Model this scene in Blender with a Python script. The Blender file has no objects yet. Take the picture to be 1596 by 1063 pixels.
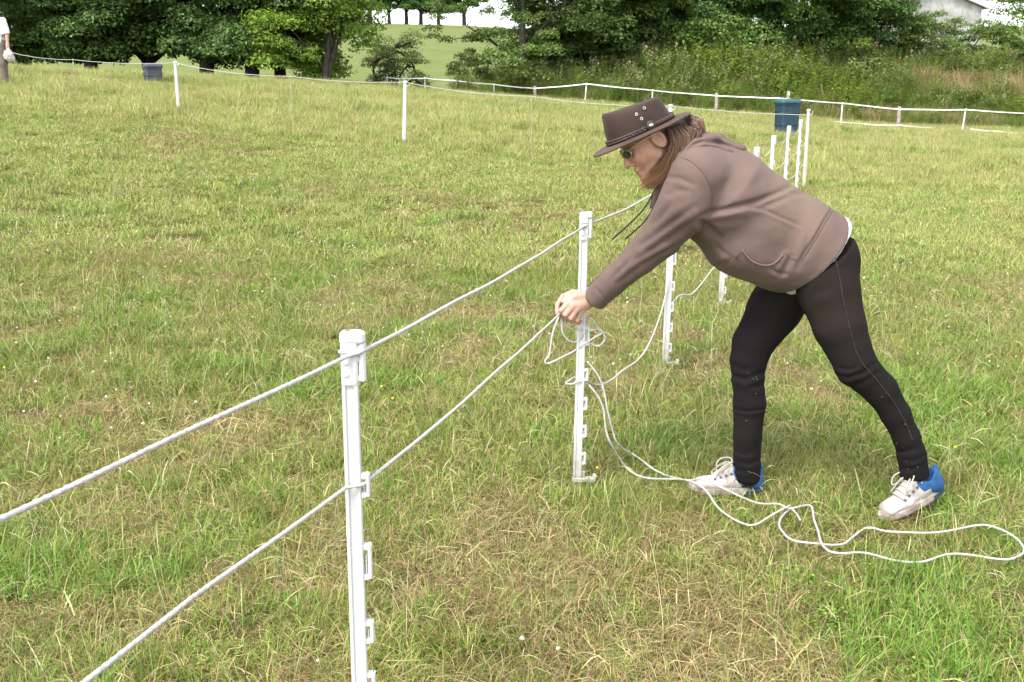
import bpy, bmesh, math, random
import numpy as np
from mathutils import Vector, Matrix

# ------------------------------------------------------------------ camera, sky, sun, exposure
SC = bpy.context.scene
C = SC.collection
FPX, CX, CY = 1640.0, 798.0, 531.5            # focal length and centre of the photograph, in its pixels
CAMZ = 1.5
PITCH = math.atan((CY - 143.0) / FPX)         # horizon sits at row 143
cam_d = bpy.data.cameras.new('camera')
cam_d.sensor_width = 36.0
cam_d.lens = 36.0 * FPX / 1596.0
cam_d.clip_start, cam_d.clip_end = 0.05, 3000.0
cam = bpy.data.objects.new('camera', cam_d)
C.objects.link(cam)
cam.location = (0, 0, CAMZ)
cam.rotation_euler = (math.pi / 2 - PITCH, 0, 0)
SC.camera = cam

SUN_EL, SUN_AZ = 56.0, 215.0                  # azimuth clockwise from +Y: high, behind the camera and to the left
world = bpy.data.worlds.new('World')
SC.world = world
world.use_nodes = True
wn, wl = world.node_tree.nodes, world.node_tree.links
bg = wn['Background']
sky = wn.new('ShaderNodeTexSky')
sky.sky_type = 'NISHITA'
sky.sun_disc = False
sky.sun_elevation = math.radians(SUN_EL)
sky.sun_rotation = math.radians(SUN_AZ)
sky.air_density, sky.dust_density, sky.ozone_density = 1.0, 1.2, 1.0
hs = wn.new('ShaderNodeHueSaturation')        # a bright layer of cloud takes the blue out
hs.inputs['Saturation'].default_value = 0.22
hs.inputs['Value'].default_value = 1.0
wl.new(sky.outputs[0], hs.inputs['Color'])
wl.new(hs.outputs[0], bg.inputs['Color'])
bg.inputs['Strength'].default_value = 0.15

sun_d = bpy.data.lights.new('sun', 'SUN')
sun_d.energy = 1.5
sun_d.angle = math.radians(20)
sun_d.color = (1.0, 0.955, 0.88)
sun = bpy.data.objects.new('sun', sun_d)
C.objects.link(sun)
_az, _el = math.radians(SUN_AZ), math.radians(SUN_EL)
_sd = Vector((math.sin(_az) * math.cos(_el), math.cos(_az) * math.cos(_el), math.sin(_el)))
sun.rotation_euler = _sd.to_track_quat('Z', 'Y').to_euler()

SC.render.engine = 'CYCLES'
SC.cycles.use_denoising = True
SC.cycles.max_bounces = 5
SC.cycles.diffuse_bounces = 2
SC.cycles.use_adaptive_sampling = True
SC.cycles.adaptive_threshold = 0.035
SC.cycles.transparent_max_bounces = 4
SC.cycles.use_light_tree = False
SC.cycles.transmission_bounces = 4
SC.view_settings.view_transform = 'Standard'
SC.view_settings.look = 'None'
SC.view_settings.gamma = 1.0
SC.view_settings.use_curve_mapping = False
SC.view_settings.exposure = 1.62

# ------------------------------------------------------------------ small helpers
rng = np.random.default_rng(7)
random.seed(7)
cp, sp = math.cos(PITCH), math.sin(PITCH)


def ray(px, py):
    a, b = (px - CX) / FPX, (CY - py) / FPX
    return np.array([a, cp + b * sp, -sp + b * cp])


def at(px, py, Y):
    d = ray(px, py)
    t = Y / d[1]
    return np.array([0, 0, CAMZ]) + d * t


def project(P):
    P = np.asarray(P, float)
    r = P - np.array([0, 0, CAMZ])
    dep = r[..., 1] * cp - r[..., 2] * sp
    up = r[..., 1] * sp + r[..., 2] * cp
    return CX + FPX * r[..., 0] / dep, CY - FPX * up / dep


def sst(a, b, x):
    t = np.clip((np.asarray(x, float) - a) / (b - a), 0, 1)
    return t * t * (3 - 2 * t)


def _h(ix, iy, seed):
    n = (ix * 374761393 + iy * 668265263 + seed * 982451653) & 0xffffffff
    n = ((n ^ (n >> 13)) * 1274126177) & 0xffffffff
    return ((n ^ (n >> 16)) & 0xffff) / 65535.0


def vnoise(x, y, seed=0):
    x, y = np.asarray(x, float), np.asarray(y, float)
    ix, iy = np.floor(x).astype(np.int64), np.floor(y).astype(np.int64)
    fx, fy = x - ix, y - iy
    fx, fy = fx * fx * (3 - 2 * fx), fy * fy * (3 - 2 * fy)
    a, b = _h(ix, iy, seed), _h(ix + 1, iy, seed)
    c, d = _h(ix, iy + 1, seed), _h(ix + 1, iy + 1, seed)
    return (a * (1 - fx) + b * fx) * (1 - fy) + (c * (1 - fx) + d * fx) * fy


def fbm(x, y, seed=0, n=4):
    s, a, t = 0, 1.0, 0
    for i in range(n):
        s = s + a * vnoise(np.asarray(x) * 2 ** i, np.asarray(y) * 2 ** i, seed + i)
        t += a
        a *= 0.5
    return s / t


def G(x, y):
    """height of the ground"""
    x, y = np.asarray(x, float), np.asarray(y, float)
    S = sst(2.5, 17.5, y)
    X0 = np.interp(y, [0, 17.5, 45, 70, 400], [4.75, 4.75, 16, 17, 17])
    a = np.interp(y, [0, 17.5, 45, 400], [0.09, 0.09, 0.075, 0.06]) * S
    v = X0 - x
    v = np.where(v > 0, np.minimum(v, 24 + 0.3 * np.maximum(v - 24, 0)), v * 0.4)
    v = np.maximum(v, -8)
    z = a * v
    z = z + 2.1 * sst(45.5, 51.5, y - 0.04 * x) * sst(0.5, 8.5, x)          # the weedy bank
    hill = np.clip(y - 58, 0, 112)
    z = z + 0.088 * hill * sst(0, 30, hill) - 0.02 * np.clip(y - 172, 0, 400)
    near = 1 - sst(30, 60, y)
    z = z + near * (0.030 * (fbm(x * 1.3, y * 1.3, 5, 3) - 0.5) + 0.10 * sst(6, 14, y) * (fbm(x * 0.25, y * 0.25, 9, 2) - 0.5))
    return z


def gpt(px, py, dz=0.0):
    """where the line of sight through a pixel meets the ground"""
    d = ray(px, py)
    t = 1.0
    for i in range(60):
        p = np.array([0, 0, CAMZ]) + d * t
        e = p[2] - (float(G(p[0], p[1])) + dz)
        t += e / max(0.05, -d[2]) * 0.8
    return np.array([0, 0, CAMZ]) + d * t


def mk(name, V, F, mat=None, col=None, smooth=False):
    V = np.asarray(V, np.float32)
    me = bpy.data.meshes.new(name)
    if isinstance(F, np.ndarray):
        m, k = F.shape
        me.vertices.add(len(V))
        me.vertices.foreach_set('co', V.ravel())
        me.loops.add(m * k)
        me.loops.foreach_set('vertex_index', F.astype(np.int32).ravel())
        me.polygons.add(m)
        me.polygons.foreach_set('loop_start', np.arange(0, m * k, k, dtype=np.int32))
        me.update(calc_edges=True)
    else:
        me.from_pydata([tuple(map(float, v)) for v in V], [], F)
        me.update()
    if col is not None:
        at_ = me.attributes.new('tint', 'FLOAT_COLOR', 'POINT')
        c4 = np.ones((len(V), 4), np.float32)
        c4[:, :3] = col
        at_.data.foreach_set('color', c4.ravel())
    if smooth:
        me.polygons.foreach_set('use_smooth', np.ones(len(me.polygons), bool))
    if mat is not None:
        me.materials.append(mat)
    me.validate()
    return me


def obj(name, me, parent=None, loc=None, rot=None):
    o = bpy.data.objects.new(name, me)
    C.objects.link(o)
    if parent is not None:
        o.parent = parent
    if loc is not None:
        o.location = tuple(map(float, loc))
    if rot is not None:
        o.rotation_euler = rot
    return o


def tag(o, label=None, cat=None, group=None, kind=None):
    if label:
        o['label'] = label
    if cat:
        o['category'] = cat
    if group:
        o['group'] = group
    if kind:
        o['kind'] = kind
    return o


def thing(name, label, cat, loc=(0, 0, 0), rotz=0.0, group=None):
    o = bpy.data.objects.new(name, None)
    o.empty_display_size = 0.1
    C.objects.link(o)
    o.location = tuple(map(float, loc))
    o.rotation_euler = (0, 0, rotz)
    return tag(o, label, cat, group)


class MB:
    """collects simple closed shapes into one mesh"""

    def __init__(s):
        s.V, s.F = [], []

    def add(s, V, F):
        n = len(s.V)
        s.V.extend([tuple(map(float, v)) for v in V])
        s.F.extend([tuple(i + n for i in f) for f in F])

    def box(s, x0, x1, y0, y1, z0, z1, b=0.0):
        if b <= 0:
            V = [(x, y, z) for x in (x0, x1) for y in (y0, y1) for z in (z0, z1)]
            F = [(0, 1, 3, 2), (4, 6, 7, 5), (0, 4, 5, 1), (2, 3, 7, 6), (0, 2, 6, 4), (1, 5, 7, 3)]
            s.add(V, F)
            return
        rings = []
        for z, i in ((z0, b), (z0 + b, 0), (z1 - b, 0), (z1, b)):
            r = []
            for (cx, cy, sx, sy) in ((x0, y0, 1, 1), (x1, y0, -1, 1), (x1, y1, -1, -1), (x0, y1, 1, -1)):
                pa = (cx + sx * (i + b), cy + sy * i, z)
                pb = (cx + sx * i, cy + sy * (i + b), z)
                r += [pb, pa] if (sx, sy) in ((1, 1), (-1, -1)) else [pa, pb]
            rings.append(r)
        s.loft(rings)

    def loft(s, rings, caps=True):
        n, k = len(rings), len(rings[0])
        V = [p for r in rings for p in r]
        F = [(i * k + j, i * k + (j + 1) % k, (i + 1) * k + (j + 1) % k, (i + 1) * k + j) for i in range(n - 1) for j in range(k)]
        if caps:
            F += [tuple(reversed(range(k))), tuple(range((n - 1) * k, n * k))]
        s.add(V, F)

    def tube(s, pts, r, k=8, twist=None, lobes=0, amp=0.0, flat=1.0):
        pts = np.asarray(pts, float)
        n = len(pts)
        rr = np.full(n, r) if np.isscalar(r) else np.asarray(r, float)
        T = np.gradient(pts, axis=0)
        T /= np.linalg.norm(T, axis=1)[:, None] + 1e-12
        up = np.array([0, 0, 1.0]) if abs(T[0][2]) < 0.9 else np.array([1.0, 0, 0])
        N = np.cross(T[0], up)
        N /= np.linalg.norm(N)
        L = 0.0
        rings = []
        ang = np.linspace(0, 2 * math.pi, k, endpoint=False)
        for i in range(n):
            if i:
                N = N - T[i] * np.dot(N, T[i])
                N /= np.linalg.norm(N) + 1e-12
                L += np.linalg.norm(pts[i] - pts[i - 1])
            B = np.cross(T[i], N)
            ph = 0 if twist is None else L * twist
            rad = rr[i] * (1 + amp * np.cos(lobes * (ang + ph)))
            rings.append([tuple(pts[i] + N * (q * math.cos(a)) + B * (q * math.sin(a) * flat)) for a, q in zip(ang, rad)])
        s.loft(rings)

    def mesh(s, name, mat, smooth=False):
        return mk(name, np.array(s.V), s.F, mat, smooth=smooth)

    def build(s, name, mat, parent=None, smooth=False):
        return obj(name, s.mesh(name, mat, smooth), parent)


def spline(pts, step=0.02, closed=False):
    """Catmull-Rom through points, resampled"""
    P = np.asarray(pts, float)
    Q = np.vstack([2 * P[0] - P[1], P, 2 * P[-1] - P[-2]])
    out = []
    for i in range(1, len(Q) - 2):
        p0, p1, p2, p3 = Q[i - 1], Q[i], Q[i + 1], Q[i + 2]
        m = max(2, int(np.linalg.norm(p2 - p1) / step))
        for t in np.linspace(0, 1, m, endpoint=False):
            out.append(0.5 * ((2 * p1) + (-p0 + p2) * t + (2 * p0 - 5 * p1 + 4 * p2 - p3) * t * t + (-p0 + 3 * p1 - 3 * p2 + p3) * t ** 3))
    out.append(P[-1])
    return np.array(out)


# ------------------------------------------------------------------ materials
def nm(name):
    m = bpy.data.materials.new(name)
    m.use_nodes = True
    nt = m.node_tree
    return m, nt, nt.nodes, nt.links, nt.nodes['Principled BSDF']


def plain(name, rgb, rough=0.6, var=0.12, scale=30.0, bump=0.0, bscale=200.0, rgb2=None, metal=0.0, spec=0.5, object_space=True):
    m, nt, n, l, p = nm(name)
    tc = n.new('ShaderNodeTexCoord')
    no = n.new('ShaderNodeTexNoise')
    no.inputs['Scale'].default_value = scale
    no.inputs['Detail'].default_value = 5
    l.new(tc.outputs['Object'], no.inputs['Vector'])
    r = n.new('ShaderNodeValToRGB')
    c2 = rgb2 if rgb2 else tuple(min(1, c * (1 + var)) for c in rgb)
    c1 = rgb if rgb2 else tuple(c * (1 - var) for c in rgb)
    r.color_ramp.elements[0].position, r.color_ramp.elements[1].position = 0.35, 0.68
    r.color_ramp.elements[0].color, r.color_ramp.elements[1].color = (*c1, 1), (*c2, 1)
    l.new(no.outputs['Fac'], r.inputs['Fac'])
    l.new(r.outputs[0], p.inputs['Base Color'])
    p.inputs['Roughness'].default_value = rough
    p.inputs['Metallic'].default_value = metal
    p.inputs['Specular IOR Level'].default_value = spec
    if bump:
        nb = n.new('ShaderNodeTexNoise')
        nb.inputs['Scale'].default_value = bscale
        nb.inputs['Detail'].default_value = 4
        l.new(tc.outputs['Object'], nb.inputs['Vector'])
        b = n.new('ShaderNodeBump')
        b.inputs['Strength'].default_value = bump
        b.inputs['Distance'].default_value = 0.01
        l.new(nb.outputs['Fac'], b.inputs['Height'])
        l.new(b.outputs[0], p.inputs['Normal'])
    return m


def leafy(name, gain=1.0, transl=0.35, sat=1.0, rough=0.6, spec=0.25, hue=None):
    """per-leaf tint kept on the mesh, half diffuse and half translucent"""
    m, nt, n, l, p = nm(name)
    a = n.new('ShaderNodeAttribute')
    a.attribute_name = 'tint'
    src = a.outputs['Color']
    oi = n.new('ShaderNodeObjectInfo')
    hsv = n.new('ShaderNodeHueSaturation')
    mr = n.new('ShaderNodeMapRange')
    mr.inputs['To Min'].default_value, mr.inputs['To Max'].default_value = gain * 0.85, gain * 1.15
    l.new(oi.outputs['Random'], mr.inputs['Value'])
    l.new(mr.outputs[0], hsv.inputs['Value'])
    mh = n.new('ShaderNodeMapRange')
    mh.inputs['To Min'].default_value, mh.inputs['To Max'].default_value = 0.488, 0.512
    l.new(oi.outputs['Random'], mh.inputs['Value'])
    l.new(mh.outputs[0], hsv.inputs['Hue'])
    hsv.inputs['Saturation'].default_value = sat
    l.new(src, hsv.inputs['Color'])
    l.new(hsv.outputs[0], p.inputs['Base Color'])
    p.inputs['Roughness'].default_value = rough
    p.inputs['Specular IOR Level'].default_value = spec
    t = n.new('ShaderNodeBsdfTranslucent')
    l.new(hsv.outputs[0], t.inputs['Color'])
    mx = n.new('ShaderNodeMixShader')
    mx.inputs[0].default_value = transl
    l.new(p.outputs[0], mx.inputs[1])
    l.new(t.outputs[0], mx.inputs[2])
    l.new(mx.outputs[0], n['Material Output'].inputs['Surface'])
    return m


M_grass = leafy('grass_blades', 1.0, 0.2, sat=1.02, rough=0.5, spec=0.3)
M_leaf = leafy('tree_leaves', 1.25, 0.4, sat=1.05, rough=0.45, spec=0.35)
M_weed = leafy('weed_leaves', 1.12, 0.35, sat=1.1)
M_bark = plain('bark', (0.028, 0.024, 0.018), 0.9, rgb2=(0.075, 0.065, 0.05), scale=6, bump=0.6, bscale=25)
M_white = plain('white_plastic', (0.56, 0.57, 0.58), 0.42, rgb2=(0.64, 0.64, 0.64), scale=9)
m, nt, n, l, p = nm('soiled_white_plastic')
tc = n.new('ShaderNodeTexCoord')
sx = n.new('ShaderNodeSeparateXYZ')
l.new(tc.outputs['Object'], sx.inputs[0])
no = n.new('ShaderNodeTexNoise')
no.inputs['Scale'].default_value, no.inputs['Detail'].default_value, no.inputs['Roughness'].default_value = 22, 7, .7
l.new(tc.outputs['Object'], no.inputs['Vector'])
hz = n.new('ShaderNodeMapRange')                  # mud splashed up from the ground
hz.inputs['From Min'].default_value, hz.inputs['From Max'].default_value = .26, .0
hz.inputs['To Min'].default_value, hz.inputs['To Max'].default_value = -.12, .34
l.new(sx.outputs['Z'], hz.inputs['Value'])
ad = n.new('ShaderNodeMath')
ad.operation = 'ADD'
l.new(no.outputs['Fac'], ad.inputs[0])
l.new(hz.outputs[0], ad.inputs[1])
rp = n.new('ShaderNodeValToRGB')
rp.color_ramp.elements[0].position, rp.color_ramp.elements[1].position = .50, .92
rp.color_ramp.elements[0].color, rp.color_ramp.elements[1].color = (0.62, 0.62, 0.62, 1), (0.26, 0.23, 0.15, 1)
l.new(ad.outputs[0], rp.inputs['Fac'])
l.new(rp.outputs[0], p.inputs['Base Color'])
p.inputs['Roughness'].default_value = .5
M_shaft = m
M_whitedirty = plain('weathered_white_plastic', (0.62, 0.60, 0.55), 0.6, rgb2=(0.8, 0.79, 0.76), scale=3)
M_rope = plain('white_rope', (0.40, 0.385, 0.365), 0.85, rgb2=(0.58, 0.57, 0.55), scale=90)
M_tape = plain('white_tape', (0.72, 0.72, 0.70), 0.7, rgb2=(0.84, 0.84, 0.82), scale=2)
M_wood = plain('weathered_timber', (0.26, 0.21, 0.17), 0.85, rgb2=(0.45, 0.38, 0.31), scale=5, bump=0.4, bscale=40)

# ------------------------------------------------------------------ the ground
def ground_mat(name, cols, scale, bump):
    m, nt, n, l, p = nm(name)
    g = n.new('ShaderNodeNewGeometry')
    a = n.new('ShaderNodeTexNoise')
    a.inputs['Scale'].default_value, a.inputs['Detail'].default_value, a.inputs['Roughness'].default_value = scale, 8, 0.65
    l.new(g.outputs['Position'], a.inputs['Vector'])
    r = n.new('ShaderNodeValToRGB')
    e = r.color_ramp.elements
    e[0].position, e[1].position = 0.3, 0.72
    e[0].color, e[1].color = (*cols[0], 1), (*cols[-1], 1)
    for i, c in enumerate(cols[1:-1]):
        q = e.new(0.3 + 0.42 * (i + 1) / (len(cols) - 1))
        q.color = (*c, 1)
    l.new(a.outputs['Fac'], r.inputs['Fac'])
    l.new(r.outputs[0], p.inputs['Base Color'])
    p.inputs['Roughness'].default_value = 0.95
    p.inputs['Specular IOR Level'].default_value = 0.1
    b2 = n.new('ShaderNodeTexNoise')
    b2.inputs['Scale'].default_value, b2.inputs['Detail'].default_value = scale * 9, 6
    l.new(g.outputs['Position'], b2.inputs['Vector'])
    b = n.new('ShaderNodeBump')
    b.inputs['Strength'].default_value, b.inputs['Distance'].default_value = bump, 0.03
    l.new(b2.outputs['Fac'], b.inputs['Height'])
    l.new(b.outputs[0], p.inputs['Normal'])
    return m


M_soil = ground_mat('thatch_and_soil', [(0.05, 0.046, 0.018), (0.115, 0.085, 0.038), (0.075, 0.085, 0.026), (0.18, 0.13, 0.06)], 4.0, 0.8)
M_past = ground_mat('far_pasture', [(0.105, 0.145, 0.040), (0.13, 0.165, 0.048), (0.15, 0.175, 0.058), (0.175, 0.18, 0.07)], 0.35, 0.3)

gx = np.sinh(np.linspace(-4.6, 4.6, 181)) * 5.2
gy = np.concatenate([np.linspace(-40, 0, 14)[:-1], np.linspace(0, 12, 110)[:-1], np.linspace(12, 62, 120)[:-1], np.linspace(62, 190, 60)[:-1], np.geomspace(190, 1500, 24)])
XX, YY = np.meshgrid(gx, gy)
ZZ = G(XX, YY)
nx_, ny_ = len(gx), len(gy)
ii, jj = np.meshgrid(np.arange(nx_ - 1), np.arange(ny_ - 1))
b0 = (jj * nx_ + ii).ravel()
FF = np.stack([b0, b0 + 1, b0 + nx_ + 1, b0 + nx_], 1)
me = mk('field', np.stack([XX.ravel(), YY.ravel(), ZZ.ravel()], 1), FF, M_soil, smooth=True)
me.materials.append(M_past)
mi = (YY[:-1, :-1].ravel() > 53).astype(np.int32)
me.polygons.foreach_set('material_index', mi)
tag(obj('field', me), 'grazed grass field rising to the left with a pasture hill behind', kind='structure')


# ------------------------------------------------------------------ scattering (grass, weeds: nobody could count them)
def scatter(name, P, kinds, kind, rot, scl, label, cat):
    coll = bpy.data.collections.new(name + ' kinds')
    for i, m in enumerate(kinds):
        coll.objects.link(bpy.data.objects.new('%s_kind_%02d' % (name, i), m))
    me = bpy.data.meshes.new(name)
    me.vertices.add(len(P))
    me.vertices.foreach_set('co', np.asarray(P, np.float32).ravel())
    me.attributes.new('rot', 'FLOAT_VECTOR', 'POINT').data.foreach_set('vector', np.asarray(rot, np.float32).ravel())
    me.attributes.new('scl', 'FLOAT', 'POINT').data.foreach_set('value', np.asarray(scl, np.float32))
    me.attributes.new('kind', 'INT', 'POINT').data.foreach_set('value', np.asarray(kind, np.int32))
    o = obj(name, me)
    ng = bpy.data.node_groups.new(name, 'GeometryNodeTree')
    ng.interface.new_socket('Geometry', in_out='INPUT', socket_type='NodeSocketGeometry')
    ng.interface.new_socket('Geometry', in_out='OUTPUT', socket_type='NodeSocketGeometry')
    n, l = ng.nodes, ng.links
    gi, go = n.new('NodeGroupInput'), n.new('NodeGroupOutput')
    ip = n.new('GeometryNodeInstanceOnPoints')
    ci = n.new('GeometryNodeCollectionInfo')
    ci.inputs['Collection'].default_value = coll
    ci.inputs['Separate Children'].default_value = True
    ci.inputs['Reset Children'].default_value = True
    ip.inputs['Pick Instance'].default_value = True

    def na(nm_, ty):
        a = n.new('GeometryNodeInputNamedAttribute')
        a.data_type = ty
        a.inputs['Name'].default_value = nm_
        return a.outputs[0]
    l.new(gi.outputs[0], ip.inputs['Points'])
    l.new(ci.outputs[0], ip.inputs['Instance'])
    l.new(na('kind', 'INT'), ip.inputs['Instance Index'])
    l.new(na('rot', 'FLOAT_VECTOR'), ip.inputs['Rotation'])
    l.new(na('scl', 'FLOAT'), ip.inputs['Scale'])
    l.new(ip.outputs[0], go.inputs[0])
    o.modifiers.new('scatter', 'NODES').node_group = ng
    return tag(o, label, cat, kind='stuff')


def pick(pal, N):
    w = np.array([p[1] for p in pal], float)
    k = rng.choice(len(pal), N, p=w / w.sum())
    c = np.array([p[0] for p in pal], float)[k]
    return c * rng.uniform(0.72, 1.28, (N, 1)) * rng.uniform(0.93, 1.07, (N, 3))


def blades(N, R, h0, h1, w0, w1, lean0, lean1, pal, droop=1.0, basez=0.0, common=None):
    """N curved grass blades in a tuft of radius R; returns vertices, triangles, tints"""
    r = R * np.sqrt(rng.random(N))
    th = rng.random(N) * 2 * math.pi
    base = np.stack([r * np.cos(th), r * np.sin(th), np.full(N, basez) - 0.005], 1)
    h = rng.uniform(h0, h1, N)
    w = rng.uniform(w0, w1, N)
    la = rng.random(N) * 2 * math.pi
    if common is not None:
        la = common + rng.normal(0, 0.6, N)
    le = rng.uniform(lean0, lean1, N)
    ld = np.stack([np.cos(la), np.sin(la), np.zeros(N)], 1)
    sd = np.stack([-np.sin(la + rng.normal(0, .7, N)), np.cos(la + rng.normal(0, .7, N)), rng.normal(0, .2, N)], 1)
    T = np.array([0, 0.36, 0.72, 1.0])
    W = np.array([0.8, 1.0, 0.7, 0.0])
    V = np.zeros((N, 7, 3))
    k = 0
    for t, ww in zip(T, W):
        c = base + ld * (h * np.sin(le * t) * t)[:, None] * 1.0 + np.array([0, 0, 1.0]) * (h * t * np.cos(le * t * droop))[:, None]
        c[:, 2] = np.maximum(c[:, 2], basez + 0.004)
        if ww > 0:
            V[:, k] = c - sd * (w * ww * 0.5)[:, None]
            V[:, k + 1] = c + sd * (w * ww * 0.5)[:, None]
            k += 2
        else:
            V[:, k] = c
    f = np.array([[0, 1, 3], [0, 3, 2], [2, 3, 5], [2, 5, 4], [4, 5, 6]])
    F = (np.arange(N)[:, None, None] * 7 + f[None]).reshape(-1, 3)
    col = np.repeat(pick(pal, N), 7, 0)
    return V.reshape(-1, 3), F, col


def cat(parts):
    V, F, Cc, n = [], [], [], 0
    for v, f, c in parts:
        V.append(v)
        F.append(f + n)
        Cc.append(c)
        n += len(v)
    return np.vstack(V), np.vstack(F), np.vstack(Cc)


def stem(L, lean, az, w, rgb, head=0.0, headw=0.004, headrgb=None, base=(0, 0), bend=0.0):
    """one thin flowering stem with a knobbly seed head"""
    n = 9
    t = np.linspace(0, 1, n)
    ang = lean * t + bend * np.clip(t - 0.55, 0, 1) * 2.2
    dx = np.concatenate([[0], np.cumsum(np.sin(ang[1:]) * L / (n - 1))])
    dz = np.concatenate([[0], np.cumsum(np.cos(ang[1:]) * L / (n - 1))])
    d = np.array([math.cos(az), math.sin(az), 0])
    s1 = np.array([-d[1], d[0], 0])
    P = np.array([base[0], base[1], 0]) + d * dx[:, None] + np.array([0, 0, 1]) * np.maximum(dz, 0.006)[:, None]
    rr = w * (1 - 0.45 * t)
    parts = []

    def tri_tube(P, R, rgb):
        m = len(P)
        ang = np.array([0, 2.1, 4.2])
        V = np.concatenate([P[i] + R[i] * (np.cos(ang)[:, None] * s1 + np.sin(ang)[:, None] * np.array([0, 0, 1.0]) * 0.7 + np.sin(ang)[:, None] * d * 0.7) for i in range(m)])
        F = []
        for i in range(m - 1):
            for j in range(3):
                a, b = i * 3 + j, i * 3 + (j + 1) % 3
                F += [[a, b, b + 3], [a, b + 3, a + 3]]
        return V, np.array(F), np.tile(np.array(rgb), (len(V), 1))
    parts.append(tri_tube(P, rr, rgb))
    if head:
        m = 13
        u = np.linspace(1 - head, 1.0, m)
        Q = np.stack([np.interp(u, t, P[:, i]) for i in range(3)], 1)
        R = headw * (0.45 + 0.55 * (np.arange(m) % 2)) * np.sin(np.linspace(0.5, 2.9, m))
        parts.append(tri_tube(Q, R, rgb if headrgb is None else headrgb))
    return cat(parts)


GREEN = [((0.170, 0.270, 0.036), 5), ((0.235, 0.325, 0.052), 4), ((0.115, 0.20, 0.028), 3), ((0.33, 0.365, 0.085), 2), ((0.48, 0.39, 0.18), 1.0)]
LUSH = [((0.140, 0.26, 0.036), 5), ((0.190, 0.305, 0.048), 4), ((0.100, 0.19, 0.029), 3), ((0.285, 0.345, 0.072), 2.5)]
OLIVE = [((0.275, 0.32, 0.066), 4), ((0.20, 0.275, 0.050), 4), ((0.38, 0.355, 0.12), 2.5), ((0.49, 0.395, 0.19), 1.6), ((0.14, 0.215, 0.036), 2.5)]
STRAW = [((0.47, 0.35, 0.17), 4), ((0.66, 0.54, 0.31), 1.6), ((0.34, 0.23, 0.11), 4), ((0.21, 0.255, 0.06), 3.5), ((0.17, 0.11, 0.058), 3.5)]
HAY = [((0.43, 0.42, 0.155), 4), ((0.33, 0.375, 0.105), 4), ((0.57, 0.48, 0.25), 4), ((0.23, 0.31, 0.068), 3), ((0.44, 0.35, 0.18), 1.5)]

KN = []                                           # the kinds of tuft


def kind_of(parts, name):
    V, F, c = cat(parts)
    KN.append(mk(name, V, F, M_grass, c))
    return len(KN) - 1


K = {}
K['green'] = [kind_of([blades(120, .085, .025, .080, .0014, .0030, .2, 1.6, GREEN), blades(34, .08, .05, .13, .0009, .0018, .3, 1.7, STRAW)], 'turf') for _ in range(4)]
K['lush'] = [kind_of([blades(125, .080, .03, .095, .0015, .0034, .2, 1.4, LUSH), blades(14, .07, .05, .11, .0009, .0018, .3, 1.6, STRAW)], 'lush_turf') for _ in range(3)]
K['olive'] = [kind_of([blades(130, .09, .025, .075, .0012, .0028, .4, 1.8, OLIVE)], 'olive_turf') for _ in range(4)]
K['straw'] = [kind_of([blades(125, .10, .03, .13, .0008, .0020, 1.0, 2.0, STRAW, 1.15), blades(24, .08, .02, .05, .0015, .003, .3, 1.3, GREEN)], 'dry_thatch') for _ in range(4)]
Ks = []
for _ in range(12):
    dry = rng.random()
    rgb = np.array([0.62, 0.55, 0.32]) * dry + np.array([0.38, 0.45, 0.17]) * (1 - dry)
    L = rng.uniform(.16, .42)
    Ks.append(kind_of([stem(L, rng.uniform(.1, 1.35), 0, .0010, rgb * rng.uniform(.8, 1.15), rng.choice([0, .22, .3, .4]), rng.uniform(.002, .0042), rgb * 1.12, bend=rng.choice([0, 0, .5, 1.2]))], 'flowering_stem'))
K['stem'] = Ks
Kd = [kind_of([stem(rng.uniform(.2, .42), 1.45, 0, .0014, np.array([0.62, 0.53, 0.34]) * rng.uniform(.75, 1.1), 0, bend=rng.uniform(-.3, .5))], 'fallen_stalk') for _ in range(4)]
K['fallen'] = Kd
Kb = []
for _ in range(3):                                # rosettes of broad clover leaves
    parts = []
    for i in range(34):
        a, r, z = rng.random() * 6.28, .07 * math.sqrt(rng.random()), rng.uniform(.02, .05)
        c = np.array([r * math.cos(a), r * math.sin(a), z])
        s = rng.uniform(.003, .0055)
        t = np.array([[1, 0, .1], [.5, .87, .25], [-.5, .87, .1], [-1, 0, .25], [-.5, -.87, .05], [.5, -.87, .2]]) * s
        parts.append((c + t, np.array([[0, 1, 2], [0, 2, 3], [0, 3, 4], [0, 4, 5]]), np.tile(pick(LUSH, 1), (6, 1))))
    Kb.append(kind_of(parts, 'clover'))
K['clover'] = Kb


def flower_head(rgb, r, h):
    V, F = [], []
    c = np.array([0, 0, h])
    n = 8
    for i, (z, q) in enumerate(((-.6, .5), (-.1, 1.0), (.45, .85), (.9, .35))):
        for j in range(n):
            a = 2 * math.pi * j / n
            qq = q * (1 + .22 * math.cos(j * math.pi + i))
            V.append(c + np.array([qq * r * math.cos(a), qq * r * math.sin(a), z * r]))
    for i in range(3):
        for j in range(n):
            a, b = i * n + j, i * n + (j + 1) % n
            F += [[a, b, b + n], [a, b + n, a + n]]
    F += [[3 * n, 3 * n + j, 3 * n + j + 1] for j in range(1, n - 1)]
    return np.array(V), np.array(F), np.tile(np.array(rgb), (len(V), 1))


K['white'] = [kind_of([stem(.07, .15, 0, .0009, (0.2, 0.26, 0.08)), flower_head((0.66, 0.64, 0.54), .0075, .074)], 'clover_flower')]
K['yellow'] = [kind_of([stem(.10, .1, 0, .0009, (0.2, 0.26, 0.08)), flower_head((0.70, 0.56, 0.04), .006, .103)], 'yellow_flower')]
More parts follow.
